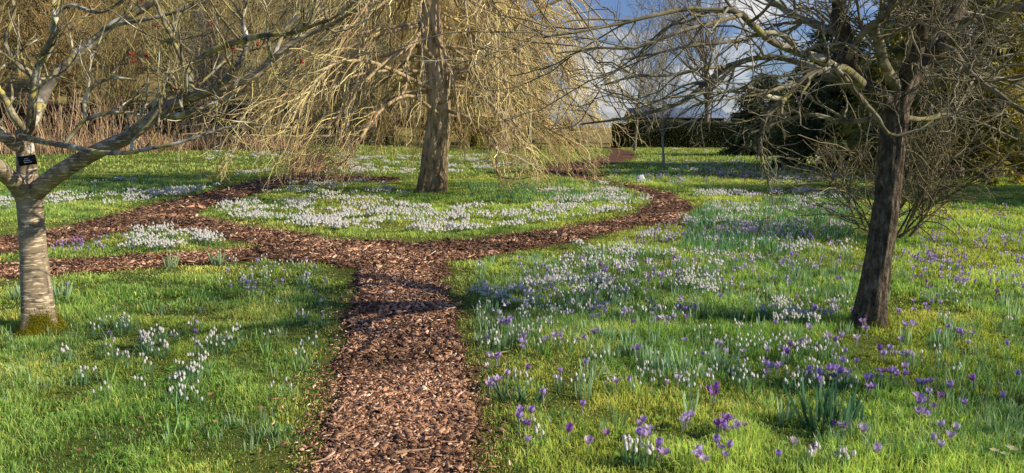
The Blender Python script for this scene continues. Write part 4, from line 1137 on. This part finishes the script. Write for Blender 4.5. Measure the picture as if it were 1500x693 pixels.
for x_, y_, c_ in ((772, 666, 'violet'), (889, 648, 'deep purple'), (860, 668, 'lilac'), (828, 652, 'deep purple'), (770, 555, 'deep purple'), (824, 560, 'violet'), (796, 601, 'violet'), (852, 614, 'violet'), (857, 511, 'violet'),
                   (930, 515, 'violet'), (1157, 666, 'pale lilac'), (1193, 676, 'deep purple'), (1278, 679, 'lilac'), (1215, 642, 'deep purple'), (1240, 648, 'violet'), (1263, 651, 'lilac'), (1143, 688, 'violet'), (1415, 608, 'violet'),
                   (1465, 600, 'violet'), (1373, 594, 'deep purple'), (1393, 587, 'violet'), (1362, 574, 'violet'), (1290, 557, 'deep purple'), (1255, 543, 'violet'), (1290, 528, 'deep purple'), (1140, 546, 'violet'), (1122, 529, 'pale lilac'),
                   (1090, 527, 'lilac'), (1210, 507, 'lilac'), (1233, 507, 'lilac'), (1318, 509, 'violet'), (1422, 516, 'pale lilac'), (1478, 519, 'violet'), (1492, 565, 'violet'), (165, 499, 'violet'), (288, 499, 'deep purple'), (100, 428, 'violet')):
    CRO.append((x_, y_, c_, None))
cols_all = ['violet', 'lilac', 'pale lilac', 'deep purple']
for _ in range(130):
    cx_, cy_ = 690 + 850 * rng.random(), 385 + 200 * rng.random() ** 1.5; cc_ = int(rng.choice(4, p=[.3, .35, .25, .1]))
    for _k in range(int(rng.choice([1, 2, 3, 5], p=[.4, .25, .2, .15]))):
        CRO.append((cx_ + rng.normal(0, 7), cy_ + rng.normal(0, 3.5), cols_all[cc_], None))
for _ in range(18):
    CRO.append((330 + 150 * rng.random(), 382 + 60 * rng.random(), cols_all[int(rng.choice(3))], None))
for _ in range(20):
    CRO.append((70 + abs(rng.normal(0, 45)), 362 + rng.normal(0, 6), cols_all[int(rng.choice([0, 1, 3, 1]))], None))
arr = np.array([(a, b) for a, b, _, _ in CRO]); pts = G(arr[:, 0], arr[:, 1])
ok = path_sd(pts[:, 0], pts[:, 1]) > 0.12
items = sorted([(pts[i][1], i) for i in range(len(CRO)) if ok[i]])
STUFF = MB()
def put_whole(mbx, q, loc, rz, s):
    V = np.concatenate(q.V); cz, sz = cos(rz), sin(rz)
    mbx.add(np.stack([V[:, 0] * cz - V[:, 1] * sz, V[:, 0] * sz + V[:, 1] * cz, V[:, 2]], 1) * s + np.asarray(loc), Q=np.concatenate(q.Q), C=np.concatenate(q.C))
def zone(px, py):
    if px < 300: return 'on the lawn beside the left maple'
    if px < 600: return 'on the left lawn near the path junction'
    if py > 600: return 'scattered singly across the near right lawn'
    if py > 520: return 'scattered among strap leaves on the right lawn'
    if px > 1300: return 'in the grass right of the leaning trunk'
    if py > 455: return 'in the grass left of the leaning trunk'
    return 'in the upper right lawn near the bare shrub'
for j, (dist, i) in enumerate(items):
    px, py, cn, lb = CRO[i]; v = pick(cn); s = 0.8 + 0.35 * rng.random(); rz = rng.random() * 6.28
    if j < 300:
        full = '%s crocus %s' % (cn, lb or zone(px, py))
        g_ = 'crocuses ' + (lb or zone(px, py))
        if j < 190:
            r_ = thing('crocus', pts[i], full, 'crocus', g_, rz)
            r_.rotation_euler = (rng.normal(0, .12), rng.normal(0, .12), rz)
            for nm, me in (('flower', v[2]), ('stem', v[3]), ('leaves', v[4])): link(nm, me, r_)
        else:
            r_ = link('crocus', v[5], None, pts[i]); tag(r_, full, 'crocus', g_); r_.rotation_euler = (rng.normal(0, .12), rng.normal(0, .12), rz)
        r_.scale = (s, s, s)
    else:
        put_whole(STUFF, v[6], pts[i], rz, s)
# far crocus drifts: coarse flowers
def drift_crocus(mb_, p, cols, s=1.0):
    n = len(p)
    a = rng.random(n) * 2 * pi; h = (0.05 + 0.04 * rng.random(n)) * s; r_ = 0.018 * s; L = 0.04 * s
    V = np.zeros((n, 9, 3))
    for k in range(4):
        aa = a + k * pi / 2
        V[:, k] = p + np.stack([np.cos(aa) * r_ * .4, np.sin(aa) * r_ * .4, h], 1)
        V[:, 4 + k] = p + np.stack([np.cos(aa) * r_, np.sin(aa) * r_, h + L * (.7 + .3 * rng.random(n))], 1)
    V[:, 8] = p
    b = np.arange(n)[:, None, None] * 9
    Q = (b + np.array([[0, 1, 5, 4], [1, 2, 6, 5], [2, 3, 7, 6], [3, 0, 4, 7]])[None]).reshape(-1, 4)
    T = (b + np.array([[0, 1, 8], [2, 3, 8]])[None]).reshape(-1, 3)
    c = cols[rng.integers(0, len(cols), n)] * (0.8 + 0.4 * rng.random((n, 1)))
    C = np.repeat(c[:, None], 9, 1); C[:, 8] = (0.3, 0.3, 0.3)
    mb_.add(V.reshape(-1, 3), Q=Q, T=T, C=np.clip(C, 0, 1).reshape(-1, 3))
pc_ = np.array(list(PUR.values()))
drift_crocus(STUFF, scatter_poly([(900, 362), (1230, 372), (1250, 315), (1010, 318)], 330), pc_[1:], .9)
drift_crocus(STUFF, scatter_poly([(1040, 352), (1190, 358), (1180, 330), (1060, 332)], 130), pc_[1:], 1.1)
drift_crocus(STUFF, scatter_poly([(1000, 312), (1250, 318), (1250, 280), (1010, 285)], 170, 0.9, .5, 7.), pc_, 1.1)
drift_crocus(STUFF, scatter_poly([(1320, 420), (1560, 430), (1560, 300), (1320, 310)], 230, 0.7, .45, 5.), pc_[1:], 1.0)
drift_crocus(STUFF, scatter_poly([(940, 268), (1230, 268), (1230, 236), (960, 238)], 330, 0.4, .48, 9.), pc_[1:3], 1.3)
drift_crocus(STUFF, scatter_poly([(60, 376), (200, 372), (190, 352), (70, 356)], 30), pc_[1:], .9)
drift_crocus(STUFF, scatter_poly([(700, 440), (1240, 460), (1240, 370), (880, 372)], 130, 0.9, .45, 1.), pc_[1:], .9)
tag(STUFF.build('crocus_drift', M['petal'], col=True), label='distant drifts of small purple and lilac crocuses in the upper lawn', cat='crocuses', kind='stuff')

# snowdrops ---------------------------------------------------------
def snow_flowers(mb_, p, s=1.0):
    """drooping white bells on thin stalks"""
    n = len(p); a = rng.random(n) * 2 * pi; h = (0.075 + 0.055 * rng.random(n)) * s
    o_ = np.stack([np.cos(a), np.sin(a), 0 * a], 1) * (0.012 * s)
    top = p + np.stack([0 * h, 0 * h, h], 1)
    Pt = np.stack([p, p * .5 + top * .5 + o_ * .1, top, top + o_ + [[0, 0, -0.004 * s]]], 1)
    tubes(mb_, Pt, np.full((n, 4), 0.0011 * s), 3, np.tile([[0.14, 0.25, 0.09]], (n, 1)))
    c = top + o_
    V = np.zeros((n, 7, 3)); V[:, 0] = c
    for k in range(3):
        aa = a + k * 2.094
        u = np.stack([np.cos(aa), np.sin(aa), 0 * aa], 1)
        V[:, 1 + k] = c + u * 0.0085 * s + [[0, 0, -0.013 * s]]
        V[:, 4 + k] = c + u * 0.0065 * s + [[0, 0, -0.024 * s]]
    b = np.arange(n)[:, None, None] * 7
    T = (b + np.array([[0, 1, 2], [0, 2, 3], [0, 3, 1]])[None]).reshape(-1, 3)
    Q = (b + np.array([[1, 4, 5, 2], [2, 5, 6, 3], [3, 6, 4, 1]])[None]).reshape(-1, 4)
    mb_.add(V.reshape(-1, 3), Q=Q, T=T, C=np.tile([[0.90, 0.90, 0.83]], (n * 7, 1)))
def snow_leaves(mb_, p, s=1.0, per=3):
    q = np.repeat(p, per, 0) + np.concatenate([rng.normal(0, .018 * s, (len(p) * per, 2)), np.zeros((len(p) * per, 1))], 1)
    n = len(q)
    c = np.array([[0.085, 0.17, 0.075]]) * (.6 + .8 * rng.random((n, 1))) + rng.random((n, 1)) * np.array([[0.03, 0.05, 0.05]])
    blades(mb_, q, (0.07 + 0.06 * rng.random(n)) * s, 0.006 * s + 0 * c[:, 0], c, 0.5)
def far_white(mb_, p, s):
    """distant snowdrop: a small white double bell"""
    n = len(p); a = rng.random(n) * 2 * pi; h = (0.07 + 0.07 * rng.random(n)); r_ = (0.010 + .006 * rng.random(n)) * s
    V = np.zeros((n, 5, 3)); V[:, 0] = p + np.stack([0 * h, 0 * h, h + .012 * s], 1)
    for k in range(4):
        V[:, 1 + k] = p + np.stack([np.cos(a + k * pi / 2) * r_, np.sin(a + k * pi / 2) * r_, h - .012 * s], 1)
    b = np.arange(n)[:, None, None] * 5
    T = (b + np.array([[0, 1, 2], [0, 2, 3], [0, 3, 4], [0, 4, 1]])[None]).reshape(-1, 3)
    c = np.clip((0.84 + 0.12 * rng.random((n, 1))) * np.array([[1, .98, .89]]), 0, 1)
    mb_.add(V.reshape(-1, 3), T=T, C=np.repeat(c, 5, 0))
SN = MB(); SL = MB()
def drift(poly, n, s, fs=0.9, thr=.45, seed=0., lf=2):
    p = scatter_poly(poly, n, fs, thr, seed)
    k = rng.integers(0, len(p), n) if len(p) < n else np.arange(n)
    nc = max(8, n // 9); w_ = rng.random(nc) ** 1.5 + .1; k = k[:nc][rng.choice(nc, n, p=w_ / w_.sum())]
    p = p[k] + np.concatenate([rng.normal(0, .05, (n, 2)), np.zeros((n, 1))], 1) * (s / 1.1)
    far_white(SN, p, s); snow_leaves(SL, p[::2], 1.0 + .1 * s, lf)
drift([(325, 318), (330, 290), (450, 262), (560, 262), (610, 300), (560, 345), (430, 335)], 2000, 1.7, 1.9, .50, 1.)
drift([(470, 325), (560, 300), (760, 306), (940, 300), (930, 312), (760, 334), (620, 347), (520, 342)], 1500, 1.7, 1.7, .51, 2.)
drift([(800, 300), (950, 298), (940, 285), (860, 272), (790, 276)], 700, 1.8, 1.4, .5, 3.)
drift([(480, 258), (790, 252), (770, 228), (490, 228)], 2200, 1.9, .9, .46, 4.)
drift([(-60, 318), (120, 305), (300, 288), (330, 274), (250, 280), (100, 288), (-60, 296)], 950, 1.7, 1.4, .5, 5.)
drift([(110, 276), (390, 258), (400, 250), (200, 262)], 220, 1.6, .7, .5, 5.5)
drift([(185, 370), (330, 366), (310, 340), (240, 334), (190, 345)], 520, 1.4, 2., .5, 6.)
drift([(300, 243), (430, 240), (430, 220), (310, 220)], 420, 1.7, .7, .45, 7.)
drift([(870, 275), (1250, 272), (1250, 230), (960, 228), (900, 250)], 1200, 1.6, .8, .5, 8.)
drift([(960, 226), (1200, 224), (1200, 219), (960, 219)], 220, 2., .5, .45, 8.)
drift([(1010, 318), (1240, 316), (1230, 280), (1020, 282)], 900, 1.6, 1.2, .5, 9.)
drift([(900, 372), (1240, 376), (1250, 322), (1000, 318)], 650, 1.35, 1.5, .49, 10.)
drift([(670, 470), (700, 400), (860, 360), (1050, 380), (1060, 440), (900, 455)], 800, 1.2, 1.8, .5, 11.)
drift([(990, 432), (1060, 436), (1050, 412), (1000, 410)], 120, .95, None)
drift([(1110, 480), (1200, 484), (1200, 462), (1120, 456)], 90, .9, None)
for poly, n_ in (([(690, 580), (1260, 580), (1260, 380), (880, 370), (690, 420)], 800), ([(110, 640), (430, 600), (500, 430), (360, 400), (110, 460)], 170), ([(1300, 560), (1500, 560), (1500, 400), (1320, 400)], 60)):
    q = scatter_poly(poly, n_ // 4, 1.2, .47, 4.)
    q = np.repeat(q, 4, 0) + np.concatenate([rng.normal(0, .035, (len(q) * 4, 2)), np.zeros((len(q) * 4, 1))], 1)
    snow_flowers(SN, q, 1.05); snow_leaves(SL, q, .9, 3)
tag(SN.build('snowdrop_drift', M['petal'], col=True, smooth=False), label='dense white snowdrop drifts covering the middle island and far lawns', cat='snowdrops', kind='stuff')
tag(SL.build('snowdrop_leaves', M['plant'], col=True, smooth=False), label='grey green leaves growing among the distant snowdrop drifts', cat='leaves', kind='stuff')

# near snowdrop clumps, single things
SV = []
for nf in (5, 8, 12):
    lv = MB(); strap_leaves(lv, nf * 3, 0.10, 0.006, 0.035, (0.11, 0.20, 0.10), .7, .03)
    fl = []
    for _ in range(nf):
        q = MB(); ap = rng.random() * 6.28; rr = 0.05 * math.sqrt(rng.random())
        snow_flowers(q, np.array([[cos(ap) * rr, sin(ap) * rr, 0]]), 1.15); fl.append(q.mesh('flower', M['petal'], col=True, smooth=False))
    SV.append((lv.mesh('leaves', M['plant'], col=True), fl))
def snow_clump(px, py, vi, label, group='snowdrop clumps on the near lawns', s=1.0):
    p = G1(px, py)
    if path_sd(p[:1], p[1:2])[0] < 0.1: return
    r_ = thing('snowdrop_clump', p, label, 'snowdrops', group, rng.random() * 6.28)
    r_.scale = (s, s, s)
    link('leaves', SV[vi][0], r_)
    for me in SV[vi][1]: link('flower', me, r_)
for px, py, vi, lb, s in ((925, 680, 2, 'full white snowdrop clump in front of the large violet crocuses at the bottom', 1.15), (948, 684, 1, 'snowdrop clump just below the violet crocuses at the bottom', 1.0), (785, 655, 0, 'few snowdrops right of the tight purple crocus clump', 1.),
                          (262, 575, 2, 'white snowdrop clump lowest on the left lawn', 1.), (285, 562, 1, 'small snowdrop clump right above the lowest one on the left lawn', 1.), (300, 545, 1, 'snowdrops on the left lawn nearest the path', 1.),
                          (95, 530, 1, 'small snowdrop clump just right of the maple foot', 1.), (215, 510, 2, 'largest snowdrop clump in the middle of the left lawn', 1.1), (235, 500, 1, 'snowdrops behind the largest clump on the left lawn', 1.), (345, 500, 1, 'snowdrop pair halfway between maple and path', 1.),
                          (1230, 690, 2, 'snowdrop clump at the bottom edge below the blue-green leaves', 1.), (1190, 690, 1, 'small snowdrops at the bottom edge left of the larger clump', 1.), (1285, 570, 1, 'snowdrops right of the bright purple crocuses', 1.), (1165, 570, 0, 'few snowdrops left of the bright purple crocuses', 1.)):
    snow_clump(px, py, vi, lb, s=s)
for _ in range(26):
    snow_clump(690 + 330 * rng.random(), 385 + 85 * rng.random(), int(rng.integers(0, 3)), 'white snowdrop clump in the drift right of the path junction', 'snowdrop clumps in the near drift')
for _ in range(9):
    snow_clump(180 + 160 * rng.random(), 480 + 80 * rng.random(), int(rng.integers(0, 2)), 'sparse snowdrops dotted over the near left lawn', 'sparse snowdrops on the left lawn')
for _ in range(14):
    snow_clump(340 + 130 * rng.random(), 385 + 60 * rng.random(), 0, 'sparse snowdrops on the left lawn near the path junction', 'sparse snowdrops near the junction')
for _ in range(6):
    snow_clump(1115 + 85 * rng.random(), 458 + 26 * rng.random(), 2, 'white snowdrops in the bright clump left of the leaning trunk foot', 'snowdrops left of the leaning trunk')
for _ in range(5):
    snow_clump(1150 + 60 * rng.random(), 508 + 22 * rng.random(), 1, 'cream snowdrops below the foot of the leaning trunk', 'cream snowdrops below the leaning trunk')

# daffodil leaf clumps
DV = []
for (n_, h_, wd_, sp_, c_, le, dr) in ((14, .17, .010, .045, (0.20, 0.275, 0.165), .35, 0), (24, .19, .011, .07, (0.17, 0.25, 0.14), .4, 0), (10, .15, .009, .03, (0.16, 0.27, 0.09), .35, 0), (30, .24, .014, .09, (0.05, 0.11, 0.066), .45, 0.02), (26, .17, .012, .08, (0.045, 0.10, 0.066), .9, .22)):
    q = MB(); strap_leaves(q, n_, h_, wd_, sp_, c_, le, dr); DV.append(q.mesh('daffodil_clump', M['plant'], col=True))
def daff(px, py, vi, label, group, s=1.0):
    p = G1(px, py)
    if path_sd(p[:1], p[1:2])[0] < 0.1: return
    o = link('daffodil_clump', DV[vi], None, p); o.rotation_euler = (0, 0, rng.random() * 6.28); o.scale = (s, s, s)
    tag(o, label, 'leaves', group)
daff(1205, 632, 3, 'large blue-green strap leaf clump on the near right lawn', None, 1.15)
daff(1232, 628, 3, 'second half of the large blue-green leaf clump, right side', None, 1.0)
daff(750, 592, 4, 'dark drooping strap leaves near the path, left tuft', None, .9)
daff(782, 590, 4, 'dark drooping strap leaves near the path, right tuft', None, .9)
daff(440, 378, 1, 'upright leaf tuft at the path junction on the left lawn tip', None, 1.1)
for px, py, vi in ((855, 585, 0), (862, 560, 0), (935, 575, 2), (985, 560, 1), (1000, 545, 1), (965, 545, 1), (945, 540, 1), (1020, 560, 0), (1125, 600, 2), (1010, 610, 0), (895, 530, 0), (925, 520, 1), (905, 630, 2), (1060, 545, 1), (1040, 530, 0), (1100, 590, 2), (1290, 590, 2), (1350, 680, 2), (1335, 545, 2), (1405, 550, 2), (1150, 620, 0)):
    daff(px, py, vi, 'upright grey-green leaf clump among the crocuses on the near right lawn', 'leaf clumps on the near right lawn')
for _ in range(150):
    daff(700 + 560 * rng.random(), 375 + 135 * rng.random(), int(rng.integers(0, 3)), 'upright grey-green leaf clump in the middle of the right lawn', 'leaf clumps in the middle of the right lawn', .55 + .35 * rng.random())
for _ in range(45):
    daff(1290 + 260 * rng.random(), 300 + 220 * rng.random(), int(rng.integers(0, 3)), 'upright green leaf clump on the lawn right of the leaning trunk', 'leaf clumps right of the leaning trunk', .7 + .35 * rng.random())
for px, py in ((65, 268), (20, 290), (10, 310), (300, 262), (110, 263), (275, 390), (250, 392), (320, 388), (205, 385), (30, 440), (90, 440)):
    daff(px, py, 1, 'grey-green leaf clump on the lawns around the left maple', 'leaf clumps around the left maple', 1.0)
for px, py in ((250, 640), (270, 636), (390, 520), (380, 500), (220, 460), (160, 560)):
    daff(px, py, 2, 'thin pale leaf tuft on the near left lawn', 'pale leaf tufts on the near left lawn', .8)
mb = MB()
for poly, n_ in (([(560, 300), (960, 300), (900, 270), (660, 270)], 260), ([(1000, 380), (1250, 380), (1250, 290), (1020, 300)], 420), ([(900, 270), (1250, 270), (1250, 230), (960, 232)], 300), ([(0, 300), (300, 275), (300, 245), (0, 262)], 60)):
    for p in scatter_poly(poly, n_, .6, .45, 2.):
        k = 9; pp = np.repeat(p[None], k, 0) + np.concatenate([rng.normal(0, .06, (k, 2)), np.zeros((k, 1))], 1)
        blades(mb, pp, .12 + .1 * rng.random(k), np.full(k, .013), np.array([[0.10, 0.2, 0.09]]) * (.6 + .8 * rng.random((k, 1))), .4)
for poly, n_, hh_ in (([(690, 680), (1560, 680), (1560, 380), (980, 350), (700, 400)], 1700, .09), ([(-60, 660), (430, 660), (500, 420), (360, 385), (-60, 420)], 420, .07), ([(690, 560), (1250, 560), (1250, 380), (880, 365), (690, 420)], 1100, .115)):
    for p in scatter_poly(poly, n_, .9, .46, 2. + hh_):
        k = int(rng.integers(4, 10)); pp = np.repeat(p[None], k, 0) + np.concatenate([rng.normal(0, .022, (k, 2)), np.zeros((k, 1))], 1)
        blades(mb, pp, hh_ * (.5 + .8 * rng.random(k)), .0035 + .004 * rng.random(k), np.array([[[0.14, 0.22, 0.10], [0.20, 0.27, 0.16], [.12, .22, .05]][rng.integers(0, 3)]]) * (.6 + .8 * rng.random((k, 1))), .55)
tag(mb.build('strap_leaves', M['plant'], col=True, smooth=False), label='fine upright strap leaves growing through the lawns', cat='leaves', kind='stuff')

# primroses
def primrose(px, py, label, s=1.0):
    p = G1(px, py); r_ = thing('primrose', p, label, 'primrose')
    lv = MB(); n = 9
    for k in range(n):
        a = k * 2.4 + rng.normal(0, .2); L = .085 * s; t = np.linspace(0, 1, 6)
        u = np.array([cos(a), sin(a), 0]); v = np.array([-sin(a), cos(a), 0])
        rows = [u * L * tt + v * e * .022 * s * sin(pi * (.1 + .85 * tt)) + np.array([0, 0, .035 * sin(pi * tt * .8) + .006 * rng.random() + .008 * abs(e)]) for tt in t for e in (-1, 0, 1)]
        idx = np.arange(18).reshape(6, 3)
        lv.add(np.array(rows), Q=np.stack([idx[:-1, :-1], idx[:-1, 1:], idx[1:, 1:], idx[1:, :-1]], -1).reshape(-1, 4), C=(.10, .2, .035))
    lv.build('leaves', M['plant'], r_, col=True)
    for k in range(5):
        f = MB(); c = np.array([rng.normal(0, .022), rng.normal(0, .022), .05 + .015 * rng.random()]) * s
        for q in range(5):
            a = q * 2 * pi / 5; u = np.array([cos(a), sin(a), .25]); v = np.array([-sin(a), cos(a), 0]); R_ = .017 * s
            f.add(np.array([c, c + u * R_ * .6 - v * R_ * .45, c + u * R_ - v * R_ * .25, c + u * R_ + v * R_ * .25, c + u * R_ * .6 + v * R_ * .45]), Q=[[0, 1, 2, 3]], T=[[0, 3, 4]], C=(.72, .69, .38))
        tubes(f, np.array([[[c[0] * .3, c[1] * .3, 0], c]]), np.full((1, 2), .0014), 4, np.array([[.2, .25, .1]]))
        f.build('flower', M['petal'], r_, col=True, smooth=False)
primrose(1470, 678, 'pale primrose with broad green leaves at the bottom right corner', 1.25)
primrose(896, 560, 'single pale yellow primrose among the grey-green leaf clumps', .8)
primrose(415, 640, 'small cream primrose in the grass left of the near path', .6)

# low broad-leaved weeds in the near lawn
mb = MB()
n = 5200
y = 2.8 + 5.2 * rng.random(n); x = (rng.random(n) * 2 - 1) * (.7 * y + .8)
k = (path_sdn(x, y) > .1) & (fbm(x * 1.7, y * 1.7, 12., 3) > .5); x, y = x[k], y[k]; n = len(x)
p = np.stack([x, y, hz(x, y) + .012 + .02 * rng.random(n)], 1)
a = rng.random(n) * 6.28
leaves(mb, p, np.stack([np.cos(a), np.sin(a), .35 * rng.random(n)], 1), .018 + .022 * rng.random(n), .013 + .012 * rng.random(n), np.array([[.07, .17, .025]]) * (.6 + .9 * rng.random((n, 1))))
n = 900   # fallen brown leaves and bits
y = 2.8 + 9 * rng.random(n); x = (rng.random(n) * 2 - 1) * (.7 * y + .8)
p = np.stack([x, y, hz(x, y) + .02 + .02 * rng.random(n)], 1); a = rng.random(n) * 6.28
leaves(mb, p, np.stack([np.cos(a), np.sin(a), .2 * rng.random(n)], 1), .02 + .03 * rng.random(n), .014 + .012 * rng.random(n), np.array([[.20, .12, .06]]) * (.5 + .9 * rng.random((n, 1))))
tag(mb.build('ground_cover', M['plant'], col=True, smooth=False), label='low broad leaves and fallen brown leaves in the near lawn', cat='ground cover', kind='stuff')
